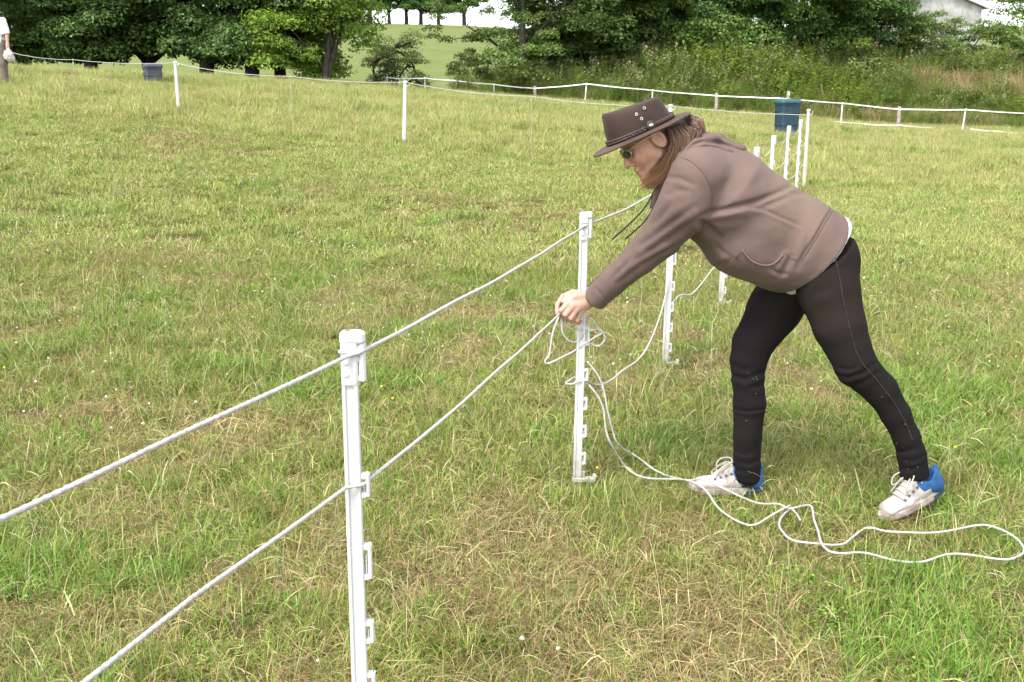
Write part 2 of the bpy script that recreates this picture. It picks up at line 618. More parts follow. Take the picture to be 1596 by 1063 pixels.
# coarser tufts for the middle distance and beyond
K['mid'] = [kind_of([blades(200, .19, .03, .080, .0026, .0050, .3, 1.6, GREEN), blades(80, .19, .04, .11, .0016, .0032, .3, 1.6, HAY)], 'mid_turf') for _ in range(3)]
K['midolive'] = [kind_of([blades(190, .19, .025, .070, .0026, .0048, .4, 1.7, OLIVE), blades(70, .19, .04, .11, .0016, .0032, .3, 1.6, HAY)], 'mid_olive_turf') for _ in range(3)]
K['midstraw'] = [kind_of([blades(180, .20, .03, .09, .002, .0042, .8, 1.8, STRAW), blades(70, .19, .03, .07, .0025, .005, .3, 1.5, OLIVE)], 'mid_dry_turf') for _ in range(2)]
K['far'] = [kind_of([blades(110, .36, .10, .26, .006, .011, .3, 1.2, OLIVE), blades(100, .36, .14, .36, .004, .007, .2, 1.0, HAY)], 'far_turf') for _ in range(3)]
K['tall'] = [kind_of([blades(80, .34, .20, .42, .008, .013, .2, .9, GREEN), blades(120, .36, .25, .62, .0035, .007, .1, .8, HAY)], 'tall_grass') for _ in range(4)]
K['tallgreen'] = [kind_of([blades(150, .34, .20, .48, .008, .014, .2, .9, LUSH), blades(40, .36, .25, .6, .0035, .007, .1, .8, HAY)], 'tall_green_grass') for _ in range(2)]

PX, PK, PS, PT = [], [], [], []


def spread(n, y0, y1, fx=0.60, mx=1.0):
    """points spread evenly by area over the part of the field in view (and a margin to the sides)"""
    a = rng.random(n)
    # width grows as 2*(fx*y+mx)
    ys = np.linspace(y0, y1, 400)
    wv = np.cumsum(fx * ys + mx)
    y = np.interp(a * wv[-1], wv, ys)
    x = rng.uniform(-1, 1, n) * (fx * y + mx)
    return x, y


def put(x, y, kind, s0, s1, tilt=0.12):
    x, y, kind = np.asarray(x), np.asarray(y), np.asarray(kind)
    PX.append(np.stack([x, y, G(x, y)], 1))
    PK.append(kind)
    PS.append(rng.uniform(s0, s1, len(x)))
    PT.append(np.stack([rng.normal(0, tilt, len(x)), rng.normal(0, tilt, len(x)), rng.uniform(0, 6.283, len(x))], 1))


def choose(names, probs, n):
    """names -> kinds, probs: (n, len(names))"""
    p = np.cumsum(probs / probs.sum(1, keepdims=True), 1)
    q = (rng.random((n, 1)) > p).sum(1)
    out = np.zeros(n, int)
    for i, nme in enumerate(names):
        m = q == i
        out[m] = rng.choice(K[nme], m.sum())
    return out


def dryness(x, y):
    d = fbm(x * .75 + 3.1, y * .75, 21, 4) * 0.62 + fbm(x * 3.2, y * 3.2, 31, 3) * 0.38
    return d + 0.05 * sst(-1.0, 3.0, x) * (1 - sst(7, 14, y))


def lushness(x, y):
    return fbm(x * .9 + 11, y * .9 + 5, 41, 4) * 0.6 + fbm(x * 2.6, y * 2.6, 51, 3) * 0.4


def turf(n, y0, y1, s0, s1, names):
    x, y = spread(n, y0, y1)
    d, u = dryness(x, y), lushness(x, y)
    pr = np.stack([np.full(n, .6), .05 + 2.0 * sst(.50, .68, u), np.full(n, .7), .10 + 4.5 * sst(.51, .63, d)], 1)
    put(x, y, choose(names, pr, n), s0, s1)


NEAR = ('green', 'lush', 'olive', 'straw')
turf(3800, 1.2, 4.2, .8, 1.35, NEAR)
turf(6500, 4.0, 8.5, .95, 1.55, NEAR)
x, y = spread(8500, 8.0, 19.0)
d, u = dryness(x * .6, y * .6), lushness(x * .6, y * .6)
put(x, y, choose(('mid', 'lush', 'midolive', 'midstraw'), np.stack([np.full(len(x), .9), .02 + 1.2 * sst(.52, .66, u), np.full(len(x), .7), .04 + 3.5 * sst(.55, .68, d)], 1), len(x)), .8, 1.35)
x, y = spread(14000, 17.5, 32.0)
tl = sst(21, 27, y + 5 * (fbm(x * .3, y * .3, 61, 3) - .5)) * sst(.36, .6, fbm(x * .35, y * .35, 71, 3))
u = fbm(x * .2, y * .3, 81, 3)
put(x, y, choose(('mid', 'far', 'tall', 'tallgreen', 'midstraw'), np.stack([.7 * (1 - tl), .7 * (1 - .6 * tl), .05 + 1.3 * tl, 1.2 * tl * sst(.5, .65, u), .12 * (1 - tl)], 1), len(x)), .38, .72)
x, y = spread(12000, 31.0, 50.0)
u = fbm(x * .2, y * .3, 81, 3)
put(x, y, choose(('far', 'tall', 'tallgreen'), np.stack([np.full(len(x), .6), np.full(len(x), 1.0), 1.6 * sst(.5, .65, u)], 1), len(x)), .40, .68)
# single stems, stalks, clover and flowers
x, y = spread(4600, 1.3, 7.0)
put(x, y, rng.choice(K['stem'], len(x)), .55, 1.05, .2)
x, y = spread(2400, 6.0, 14.0)
put(x, y, rng.choice(K['stem'], len(x)), .5, .85, .2)
x, y = spread(1700, 1.3, 8.0)
put(x, y, rng.choice(K['fallen'], len(x)), .5, 1.0, .06)
x, y = spread(2600, 1.5, 9.0)
k = lushness(x, y) > .54
put(x[k], y[k], rng.choice(K['clover'], k.sum()), .7, 1.2)
x, y = spread(2400, 2.4, 16.0)
k = (fbm(x * .5, y * .5, 91, 3) + .12 * sst(0, -3, x)) > .56
put(x[k], y[k], rng.choice(K['white'], k.sum()), .6, 1.0, .25)
x, y = spread(26, 4.5, 17.0)
put(x, y, rng.choice(K['yellow'], len(x)), .8, 1.3, .25)
for px_, py_ in ((597, 610), (612, 636), (10, 579), (560, 445), (1488, 710), (930, 742)):
    g_ = gpt(px_, py_, .08)
    put([g_[0]], [g_[1]], [K['yellow'][0]], 1.0, 1.2, .1)
scatter('grass', np.vstack(PX), KN, np.concatenate(PK), np.vstack(PT), np.concatenate(PS), 'short green and straw coloured pasture grass with clover', 'grass')

# ------------------------------------------------------------------ tall weeds on the bank
KN2 = []


def weed(name, nst, H, R, leafL, pal, stempal, nl=14, top=None, up=.35):
    parts = []
    for s in range(nst):
        a, r = rng.random() * 6.28, R * math.sqrt(rng.random())
        bx, by = r * math.cos(a), r * math.sin(a)
        h = H * rng.uniform(.6, 1.1)
        az, ln = rng.random() * 6.28, rng.uniform(0, .28)
        v, f, c = stem(h, ln, az, .007, pick(stempal, 1)[0], base=(bx, by))
        parts.append((v, f, c))
        d = np.array([math.cos(az), math.sin(az), 0])
        for i in range(nl):
            t = rng.uniform(.15, 1.0)
            p = np.array([bx, by, 0]) + d * (h * t * math.sin(ln * t * .6)) + np.array([0, 0, h * t * .985])
            la = rng.random() * 6.28
            L = leafL * (1.1 - .6 * t) * rng.uniform(.7, 1.3)
            q = np.array([math.cos(la), math.sin(la), rng.uniform(-.3, up)])
            s_ = np.array([-math.sin(la), math.cos(la), rng.normal(0, .3)]) * L * .2
            V = np.array([p, p + q * L * .5 + s_, p + q * L + np.array([0, 0, -.2 * L]), p + q * L * .5 - s_])
            parts.append((V, np.array([[0, 1, 2], [0, 2, 3]]), np.tile(pick(pal, 1), (4, 1))))
        if top is not None:
            for i in range(16):
                t = rng.uniform(.74, 1.04)
                p = np.array([bx, by, 0]) + d * (h * t * math.sin(ln * t * .6)) + np.array([0, 0, h * t])
                e = rng.normal(0, .03, 3)
                V = p + e + rng.normal(0, .028, (3, 3))
                parts.append((V, np.array([[0, 1, 2]]), np.tile(pick(top, 1), (3, 1))))
    V, F, c = cat(parts)
    KN2.append(mk(name, V, F, M_weed, c))
    return len(KN2) - 1


WG = [((0.140, 0.205, 0.055), 5), ((0.185, 0.25, 0.072), 4), ((0.105, 0.16, 0.044), 3), ((0.26, 0.29, 0.11), 2)]
WB = [((0.18, 0.255, 0.052), 5), ((0.23, 0.30, 0.075), 4), ((0.29, 0.33, 0.10), 2)]
WT = [((0.42, 0.33, 0.19), 5), ((0.52, 0.42, 0.27), 3), ((0.28, 0.20, 0.12), 3)]
WR = [((0.27, 0.19, 0.10), 4), ((0.21, 0.14, 0.075), 4), ((0.34, 0.25, 0.13), 2)]
WP = [((0.34, 0.26, 0.23), 1.0), ((0.35, 0.32, 0.18), 5), ((0.25, 0.28, 0.11), 5)]
w_net = [weed('nettle', 11, 1.15, .4, .16, WG, WG, 24) for _ in range(3)]
w_wil = [weed('willowherb', 9, 1.35, .38, .17, WG, WG, 26, WP, .8) for _ in range(2)]
w_gr = [weed('bright_weed', 11, 1.3, .4, .18, WB, WB, 26, None, .9) for _ in range(2)]
w_dock = [weed('dock', 5, 1.1, .3, .2, WG, WR, 8, WR) for _ in range(2)]
parts_dry = []
for _ in range(3):
    v = [blades(120, .42, .45, 1.0, .006, .012, .05, .8, WT), blades(50, .42, .3, .7, .008, .014, .2, .9, WG)]
    V, F, c = cat(v)
    KN2.append(mk('dead_grass', V, F, M_weed, c))
    parts_dry.append(len(KN2) - 1)
w_tg = []
for _ in range(2):
    V, F, c = cat([blades(170, .42, .4, .95, .008, .015, .1, .8, WG), blades(60, .42, .4, 1.0, .005, .009, .1, .6, WB)])
    KN2.append(mk('rank_grass', V, F, M_weed, c))
    w_tg.append(len(KN2) - 1)
n = 9000
x = rng.uniform(-6, 40, n)
y = rng.uniform(46.0, 58.0, n)
keep = (sst(-3.5, 5, x) > rng.random(n)) & (y > 46.3 + .04 * x - 0.08 * np.clip(x - 12, 0, 30))
x, y = x[keep], y[keep]
n = len(x)
tan = sst(.5, .62, fbm(x * .16 + 2, y * .3, 101, 3)) * sst(9, 15, x)
bri = sst(.55, .66, fbm(x * .22 + 7, y * .3, 111, 3))
low = 1 - sst(46.5, 48.5, y - .04 * x)
names = [w_net, w_wil, w_gr, w_dock, parts_dry, w_tg]
pr = np.stack([.9 * (1 - tan), .25 * (1 - tan), .1 + 1.6 * bri * (1 - tan), .05 + .35 * tan, .30 + 2.4 * tan, .6 + 1.4 * low], 1)
p = np.cumsum(pr / pr.sum(1, keepdims=True), 1)
q = (rng.random((n, 1)) > p).sum(1)
kd = np.array([random.choice(names[i]) for i in q])
sc = rng.uniform(.85, 1.4, n) * (1 - .3 * low)
scatter('tall_weeds', np.stack([x, y, G(x, y) - .03], 1), KN2, kd, np.stack([rng.normal(0, .08, n), rng.normal(0, .08, n), rng.uniform(0, 6.28, n)], 1), sc,
        'tall nettles, willowherb and dead grass covering the bank behind the tape fence', 'weeds')


# ------------------------------------------------------------------ trees
def crown_arrays(cl, leaf, per, pal, flat=.62):
    """cl: list of (centre, radius) clumps -> leaf diamonds"""
    Vs, Cs = [], []
    ctr = np.mean([c for c, r in cl], 0)
    for c, r in cl:
        n = int(per * (r / .7) ** 2 * rng.uniform(.7, 1.2))
        d = rng.normal(0, 1, (n, 3))
        d /= np.linalg.norm(d, axis=1)[:, None]
        d[:, 2] = np.where(d[:, 2] < -.35, -d[:, 2] * .6, d[:, 2])
        rad = r * rng.uniform(.45, 1.08, n) ** .6
        lump = 1 + .28 * np.sin(d[:, 0] * 5.1 + c[0] * 3) * np.cos(d[:, 1] * 4.3 + c[2] * 2)
        P = c + d * (rad * lump)[:, None] * np.array([1, 1, flat])
        out = d * .7 + np.array([0, 0, .75]) + rng.normal(0, .55, (n, 3))
        out /= np.linalg.norm(out, axis=1)[:, None]
        t = np.cross(out, rng.normal(0, 1, (n, 3)))
        t /= np.linalg.norm(t, axis=1)[:, None] + 1e-9
        b = np.cross(out, t)
        L = leaf * rng.uniform(.6, 1.3, n)[:, None]
        V = np.stack([P - t * L * .55, P + b * L * .34 + out * L * .08, P + t * L * .55 - out * L * .12, P - b * L * .34 + out * L * .08], 1)
        Vs.append(V.reshape(-1, 3))
        Cs.append(np.repeat(pick(pal, n) * rng.uniform(.8, 1.2), 4, 0))
    V = np.vstack(Vs)
    m = len(V) // 4
    F = (np.arange(m)[:, None, None] * 4 + np.array([[0, 1, 2], [0, 2, 3]])[None]).reshape(-1, 3)
    return V, F, np.vstack(Cs)


def make_tree(Ht, R, hb, ncl, per, leaf, pal, cr=(.5, 1.0), lobes=9, stems=1, trunk_r=.26, spread_=1.0):
    """returns (trunk mesh, crown mesh)"""
    cl = []
    lob = []
    for i in range(lobes):
        a = 2.4 * i + rng.uniform(-.4, .4)
        z = hb + (Ht - hb) * (i + .5) / lobes
        q = R * (.62 * math.sqrt(max(.05, 1 - ((z - hb - .42 * (Ht - hb)) / (.62 * (Ht - hb))) ** 2))) * rng.uniform(.75, 1.1)
        lob.append((np.array([q * math.cos(a), q * math.sin(a), z]), R * rng.uniform(.38, .55)))
    for i in range(ncl):
        c, r = lob[i % lobes]
        d = rng.normal(0, 1, 3)
        d /= np.linalg.norm(d)
        p = c + d * r * rng.uniform(.5, 1.05) * np.array([1, 1, .85])
        p[2] = max(p[2], hb + rng.uniform(0, .5))
        cl.append((p, rng.uniform(*cr)))
    mb = MB()
    for s in range(stems):
        off = np.array([0, 0, 0]) if stems == 1 else np.array([rng.normal(0, .3), rng.normal(0, .3), 0])
        top = np.array([off[0] * 3 + rng.normal(0, .3), off[1] * 3 + rng.normal(0, .3), Ht * .72])
        tp = spline([off + np.array([0, 0, -.35]), off + np.array([rng.normal(0, .05), rng.normal(0, .05), hb * .6 + .3]), off * 2 + np.array([rng.normal(0, .2), rng.normal(0, .2), Ht * .38]), top], .4)
        rr = trunk_r / math.sqrt(stems) * np.linspace(1.25, .18, len(tp))
        rr[0] *= 1.35
        mb.tube(tp, rr, 9)
        for c, r in lob[s::stems]:
            zt = max(hb * .5 + .25, min(c[2] - r * .9 - .2, Ht * .6))
            k = np.argmin(abs(tp[:, 2] - zt))
            st = tp[k]
            mid = st * .45 + c * .55 + np.array([0, 0, rng.uniform(.1, .5)])
            lp = spline([st, mid, c], .4)
            mb.tube(lp, np.linspace(max(.05, rr[k] * .5), .03, len(lp)), 6)
            near_ = sorted(cl, key=lambda e: np.linalg.norm(e[0] - c))[:7]
            for e, er in near_:
                k2 = rng.integers(len(lp) // 2, len(lp))
                bp = spline([lp[k2], (lp[k2] + e) / 2 + rng.normal(0, .12, 3), e], .35)
                mb.tube(bp, np.linspace(.03, .010, len(bp)), 4)
    V, F, c = crown_arrays(cl, leaf, per, pal)
    return mb.mesh('trunk', M_bark, True), mk('crown', V, F, M_leaf, c)


TD = [((0.085, 0.150, 0.042), 5), ((0.115, 0.190, 0.055), 4), ((0.062, 0.115, 0.034), 4), ((0.155, 0.230, 0.068), 2)]
TM = [((0.115, 0.180, 0.045), 5), ((0.155, 0.225, 0.060), 4), ((0.085, 0.140, 0.036), 3), ((0.20, 0.26, 0.075), 2)]
TL = [((0.165, 0.245, 0.042), 5), ((0.21, 0.285, 0.055), 3), ((0.115, 0.185, 0.034), 3), ((0.24, 0.30, 0.07), 1)]
TB = [((0.19, 0.225, 0.070), 5), ((0.23, 0.26, 0.09), 3), ((0.14, 0.165, 0.055), 3), ((0.21, 0.18, 0.10), 1)]
variants = {
    'dark': make_tree(9.5, 4.3, .95, 230, 400, .135, TD),
    'dark2': make_tree(10.0, 4.2, 1.0, 230, 400, .130, TD, lobes=12),
    'mid': make_tree(9.0, 4.2, .7, 210, 400, .130, TM),
    'light': make_tree(8.0, 3.0, .6, 150, 340, .125, TL, lobes=8, stems=2, trunk_r=.2),
    'open': make_tree(10.0, 4.6, 1.1, 160, 320, .135, TM, cr=(.45, .8), lobes=10, trunk_r=.3),
    'hill': make_tree(9.0, 3.2, 1.5, 150, 170, .24, TD, lobes=9, trunk_r=.2),
    'bush': make_tree(3.9, 2.1, .25, 90, 300, .11, TM, cr=(.35, .6), lobes=6, stems=3, trunk_r=.1),
    'thin': make_tree(2.6, 1.2, .2, 60, 330, .085, TB, cr=(.28, .5), lobes=6, stems=4, trunk_r=.07),
    'bright': make_tree(2.2, 1.3, .15, 34, 120, .12, [((0.14, 0.21, 0.035), 4), ((0.19, 0.26, 0.05), 3), ((0.09, 0.15, 0.03), 2)], cr=(.3, .5), lobes=5, stems=3, trunk_r=.06),
}


def tree(name, var, px, Y, s, rz, label, group=None, cat_='tree', dz=0.0):
    X = (px - CX) / FPX * Y / cp * 0.99
    t = thing(name, label, cat_, (X, Y, float(G(X, Y)) + dz), rz, group)
    t.scale = (s, s, s * (.94 + .12 * ((px * 7) % 10) / 10))
    a, b = variants[var]
    obj('trunk', a, t)
    obj('crown', b, t)
    return t


HG = 'trees of the hedgerow behind the field'
for v, px, Y, s, rz, lab in (
    ('mid', -60, 45, 1.0, .3, 'leafy tree cut by the left edge of the picture behind the man in white'),
    ('dark', 70, 46.5, 1.05, 1.2, 'dark tree with low hanging boughs just right of the man in white'),
    ('dark2', 175, 45.5, 1.0, 2.9, 'dark tree with a stout trunk left of the grey bin'),
    ('dark', 265, 47.5, 1.1, 4.4, 'dark leafy tree directly behind the tall white post at the left'),
    ('dark2', 345, 46, 1.05, 5.2, 'dense dark tree right of the tall white post at the left'),
    ('dark', 408, 47, 1.1, .9, 'deep green tree beside the yellow green tree at the hedge gap'),
    ('dark2', 455, 49, .95, 3.6, 'dark tree standing behind the yellow green tree at the hedge gap'),
    ('light', 508, 44.5, .95, 1.9, 'yellow green tree on the left of the hedge gap'),
    ('open', 812, 49.5, .82, 2.2, 'spreading tree with bare inner branches on the right of the hedge gap'),
    ('dark', 900, 52, 1.05, .2, 'dark tree behind the spreading tree right of the hedge gap'),
    ('dark2', 930, 53, 1.1, 1.4, 'dark hedgerow tree above the crown of the brown hat'),
    ('mid', 1010, 54, 1.12, 3.3, 'olive leaved tree right of the brown hat, above the weedy bank'),
    ('dark', 1085, 54, 1.0, 5.0, 'dark tree behind the bank, between the brown hat and the blue bin'),
    ('mid', 1165, 53.5, 1.08, 4.1, 'broad green tree behind the bank just left of the blue bin'),
    ('dark2', 1250, 54, 1.02, 2.0, 'dark tree behind the bank straight above the blue bin'),
    ('dark', 1312, 55, .85, 3.9, 'last tall dark tree left of the barn'),
):
    tree('hedgerow_tree', v, px, Y, s, rz, lab, HG, dz=-.25)
for px, Y, s, rz, lab in (
    (1405, 53, .76, .5, 'leafy hedge bush under the left end of the barn'),
    (1455, 55, .74, 2.1, 'leafy hedge bush under the middle of the barn'),
    (1510, 54, .76, 3.7, 'leafy hedge bush under the right end of the barn'),
    (1575, 54.5, 1.25, 5.1, 'tallest hedge bush right of the barn, at the right edge'),
    (1358, 53.5, .95, 4.4, 'leafy hedge bush between the last tall tree and the barn'),
):
    tree('hedge_bush', 'bush', px, Y, s, rz, lab, 'bushes of the hedge below the barn', 'bush')
tree('shrub', 'thin', 640, 50, 1.0, .4, 'thin brownish shrub in the gap between the trees', None, 'shrub', -.1)
tree('shrub', 'thin', 605, 50.5, .75, 2.4, 'small low shrub left of the thin shrub in the hedge gap', None, 'shrub', -.1)
tree('shrub', 'bright', 1312, 50.2, .95, 1.0, 'bright yellow green shrub on the weedy bank behind the blue bin', None, 'shrub', .1)
tree('shrub', 'bush', 735, 49.5, .5, 1.9, 'low dark shrub at the foot of the spreading tree by the gap', None, 'shrub', -.1)
# the row of trees on the crest of the pasture hill
CREST = [(500, 1.0, 'dark2'), (548, .9, 'dark'), (590, 1.25, 'hill'), (618, 1.0, 'hill'), (643, 1.15, 'hill'), (664, 1.2, 'hill'), (690, 1.1, 'hill'), (728, 1.25, 'hill'), (790, 1.1, 'dark2'), (860, 1.0, 'dark')]
CL = {590: 'far tree on the crest, leftmost in the hill gap', 618: 'far dark tree on the crest left of the patch of white sky', 643: 'far tree on the crest at the left end of the patch of white sky', 664: 'far tree on the crest in the middle of the patch of white sky', 690: 'far thin tree on the crest right of the patch of white sky', 728: 'far tree on the crest at the right of the hill gap'}
for i, (px, s, v) in enumerate(CREST):
    if px in CL:
        tree('hilltop_tree', v, px, 168 + (i * 37 % 9), s * 1.15, i * 1.3, CL[px], 'trees on the crest of the pasture hill', dz=.2)

# ------------------------------------------------------------------ white plastic step-in fence posts
def post_parts():
    d = {}
    mb = MB()                                     # shaft: an H section, slightly tapered
    prof = [(-.016, -.011), (-.010, -.011), (-.008, -.006), (.006, -.006), (.008, -.011), (.014, -.011), (.016, -.009), (.016, .010), (.013, .012), (-.013, .012), (-.016, .010)]
    rings = []
    for z, s in ((-.12, .25), (-.02, .9), (.0, 1.0), (.5, 1.0), (.975, .97), (.98, .88), (1.02, .90)):
        rings.append([(x * s * .96, y * s, z) for x, y in prof])
    mb.loft(rings)
    d['shaft'] = mb.mesh('shaft', M_shaft)
    mb = MB()                                     # head: wider block with rounded top and its deep lug on the right
    rings = []
    for z, s in ((.968, .86), (.973, .90), (1.045, .90), (1.06, .88), (1.068, .76), (1.071, .45)):
        rings.append([(-.018 * s + .001, -.014 * s, z), (.014 * s, -.014 * s, z), (.018 * s, -.010 * s, z), (.018 * s, .012 * s, z), (-.016 * s, .014 * s, z), (-.019 * s, .008 * s, z)])
    mb.loft(rings)
    mb.box(-.019, .012, -.0152, -.0115, 1.030, 1.037, .001)     # rib round the cap
    mb.box(-.011, -.001, -.0150, -.0120, 1.008, 1.013, .001)
    mb.box(-.011, -.001, -.0150, -.0120, 0.985, 0.990, .001)
    mb.box(-.0168, .0305, -.0140, .0130, 1.046, 1.071, .0055)
    d['head'] = mb.mesh('head', M_white)
    mb = MB()
    mb.box(.0135, .0215, -.0085, .010, 1.028, 1.043, .002)
    mb.box(.0178, .0302, -.0120, .011, .972, 1.048, .004)
    mb.box(.0135, .0215, -.009, .010, .974, .986, .002)
    mb.box(.0135, .0215, -.009, .010, 1.012, 1.022, .002)
    d['lug'] = mb.mesh('lug', M_white)
    for nme, h in (('clip_small', .050), ('clip_tall', .076)):
        mb = MB()
        mb.box(.0145, .0250, -.0085, .008, -h / 2, -h / 2 + .012, .0015)
        mb.box(.0235, .0315, -.0090, .009, -h / 2 + .001, h / 2, .0025)
        mb.box(.0145, .0255, -.0085, .008, h / 2 - .012, h / 2 - .001, .0015)
        mb.box(.0190, .0215, -.004, .004, -h / 2 + .0125, h / 2 - .022, .0006)
        d[nme] = mb.mesh('clip', M_white)
    mb = MB()                                     # tread for the foot
    mb.box(-.019, .072, -.0145, .0155, .026, .044, .003)
    mb.box(.062, .074, -.0135, .0145, .0430, .055, .002)
    mb.box(.015, .030, -.003, .004, .0430, .070, .001)
    d['tread'] = mb.mesh('tread', M_shaft)
    return d


PP = post_parts()
CLIPS = [(.766, 's'), (.607, 't'), (.456, 's'), (.342, 's'), (.232, 's'), (.122, 's')]
POSTS = {}


def fence_post(key, X, Y, label, group, lx=0.0, ly=0.0, rz=0.0, h=1.0, simple=False, z=None):
    zg = float(G(X, Y)) if z is None else z
    t = thing('fence_post', label, 'fence post', (X, Y, zg), rz, group)
    t.rotation_euler = (ly, lx, rz)
    t.scale = (1, 1, h)
    obj('shaft', PP['shaft'], t)
    hd = obj('head', PP['head'], t)
    obj('lug', PP['lug'], hd)
    obj('tread', PP['tread'], t)
    for zc, k in CLIPS:
        obj('clip', PP['clip_small' if k == 's' else 'clip_tall'], t, (0, 0, zc))
    R = Matrix.Rotation(rz, 3, 'Z') @ Matrix.Rotation(lx, 3, 'Y') @ Matrix.Rotation(ly, 3, 'X')

    def pt(x, zz):
        v = R @ Vector((x, 0, zz * h))
        return np.array([X + v.x, Y + v.y, zg + v.z])
    POSTS[key] = pt
    return t


GN = 'step-in posts of the near fence line'
base2 = gpt(899, 760.5)
base3 = gpt(1036, 576)
base4 = gpt(1123, 480)
p1 = at(543, 515, 1.905)
fence_post(1, p1[0] - .004, p1[1], 'nearest white plastic fence post, its foot cut off by the bottom edge', GN, .004, 0, .06, (p1[2] - float(G(p1[0], p1[1]))) / 1.071)
fence_post(2, base2[0], base2[1], 'white plastic fence post that the woman in the hat is gripping', GN, .012, 0, .05, 1.0)
fence_post(3, base3[0], base3[1], 'white plastic fence post seen below the outstretched sleeve, left of the woman', GN, .014, 0, .1)
fence_post(4, base4[0], base4[1], 'white plastic fence post just under the belly of the hoodie', GN, .01, 0, .1)
FARP = [(5, 1177, 229, 8.9, 'white fence post whose top just peeks over the back of the hoodie'),
        (6, 1204, 211, 11.0, 'white fence post rising behind the back of the woman, second of the far run'),
        (7, 1228, 196, 13.2, 'white fence post behind the woman, third of the far run'),
        (8, 1247, 186, 15.4, 'white fence post next to the pale corner post behind the woman')]
for k, px, py, Y, lab in FARP:
    q = at(px, py, Y)
    zg = float(G(q[0], q[1]))
    fence_post(k, q[0], q[1], lab, GN, .01, 0, .1, (q[2] - zg) / 1.071)

# corner post of weathered timber and the thin posts of the far side of the pen
def stake(name, px, py, Y, r, mat, label, cat_, group, k=7, lean=0.0, cap=True, top_mat=None, base_py=None):
    q = at(px, py, Y)
    zg = float(G(q[0], q[1]))
    t = thing(name, label, cat_, (q[0], q[1], zg), 0, group)
    mb = MB()
    h = q[2] - zg
    mb.tube([(lean, 0, -.1), (lean * .5, 0, h * .5), (0, 0, h)], [r * 1.02, r, r * .96], k)
    mb.build('shaft', mat, t)
    c = MB()
    if cap:
        c.tube([(0, 0, h - .01), (0, 0, h + .012), (0, 0, h + .022)], [r * 1.25, r * 1.25, r * .7], k)
        c.build('cap', top_mat or mat, t)
    w = MB()
    w.tube([(r * .8, -r * .3, h * .94), (r * 2.2, -r * .3, h * .95), (r * 2.4, -r * .3, h * .99)], r * .25, 5)
    w.build('hook', top_mat or mat, t)
    return t, q


M_pale = plain('pale_timber', (0.50, 0.44, 0.38), 0.8, rgb2=(0.66, 0.60, 0.54), scale=5)
_, corner = stake('corner_post', 1260.5, 172, 17.3, .027, M_pale, 'tall pale corner post of the pen, behind the woman', 'post', None, 8)
GP = 'posts along the far side of the pen'
_, fpa = stake('pen_post', 273, 97, 20.3, .031, M_white, 'white post standing alone in the left of the field', 'post', GP, 8)
_, fpb = stake('pen_post', 631.5, 128, 18.2, .031, M_white, 'white post standing in the grass below the hedge gap', 'post', GP, 8, lean=-.045)
_, fpc = stake('pen_post', 1045, 165, 17.6, .032, M_white, 'white post hidden behind the brown hat except for its top', 'post', GP, 8)
M_stake = plain('dull_stake', (0.30, 0.30, 0.22), .8, rgb2=(0.42, 0.41, 0.32), scale=5)
M_or = plain('orange_plastic', (0.55, 0.27, 0.08), 0.6)
_, fpd = stake('pigtail_stake', 828.5, 150, 17.9, .0055, M_stake, 'thin pale stake in the grass left of the brown hat', 'stake', None, 6)
_, fpe = stake('pigtail_stake', 452.5, 119, 19.3, .0065, M_stake, 'thin stake with an orange top between the two white posts at the left', 'stake', None, 6, top_mat=M_or)
_, fpf = stake('pigtail_stake', 113.5, 93, 21.6, .006, M_stake, 'thin stake with an orange top near the man in white', 'stake', None, 6, top_mat=M_or)
g_ = gpt(829, 241, .02)
mb = MB()
mb.tube([(g_[0] - .03, g_[1], g_[2] - .02), (g_[0], g_[1], g_[2] + .03), (g_[0] + .03, g_[1], g_[2] + .01)], [.02, .03, .015], 7)
tag(mb.build('ground_clamp', plain('rusty_red', (0.30, 0.08, 0.05), .7)), 'small rusty red clamp at the foot of the thin stake left of the hat', 'clamp')


# ------------------------------------------------------------------ ropes
def sag(a, b, s, n=14):
    t = np.linspace(0, 1, n)[:, None]
    p = np.asarray(a) * (1 - t) + np.asarray(b) * t
    p[:, 2] -= s * 4 * (t * (1 - t))[:, 0]
    return p


def rope(name, paths, r, label, group=None, step=.006, k=10, detail=True, mat=None, cat_='rope'):
    mb = MB()
    for P in paths:
        if detail:
            mb.tube(P, r, k, twist=130.0 * .0035 / r, lobes=3, amp=.2)
        else:
            mb.tube(P, r, 6)
    return tag(mb.build(name, mat or M_rope, None, True), label, cat_, group)


def chain(pts, sags, step):
    segs = [sag(pts[i], pts[i + 1], sags[i]) for i in range(len(pts) - 1)]
    P = np.vstack([segs[0]] + [s[1:] for s in segs[1:]])
    # resample
    d = np.concatenate([[0], np.cumsum(np.linalg.norm(np.diff(P, axis=0), axis=1))])
    n = int(d[-1] / step)
    u = np.linspace(0, d[-1], n)
    Q = np.stack([np.interp(u, d, P[:, i]) for i in range(3)], 1)
    # lift corners a little and add the crookedness of a hand-strung line
    Q[:, 2] += .0022 * np.sin(u * 9.0) * np.sin(u * 2.3)
    Q[:, 0] += .0022 * np.sin(u * 7.3 + 1) * np.sin(u * 3.1)
    return Q


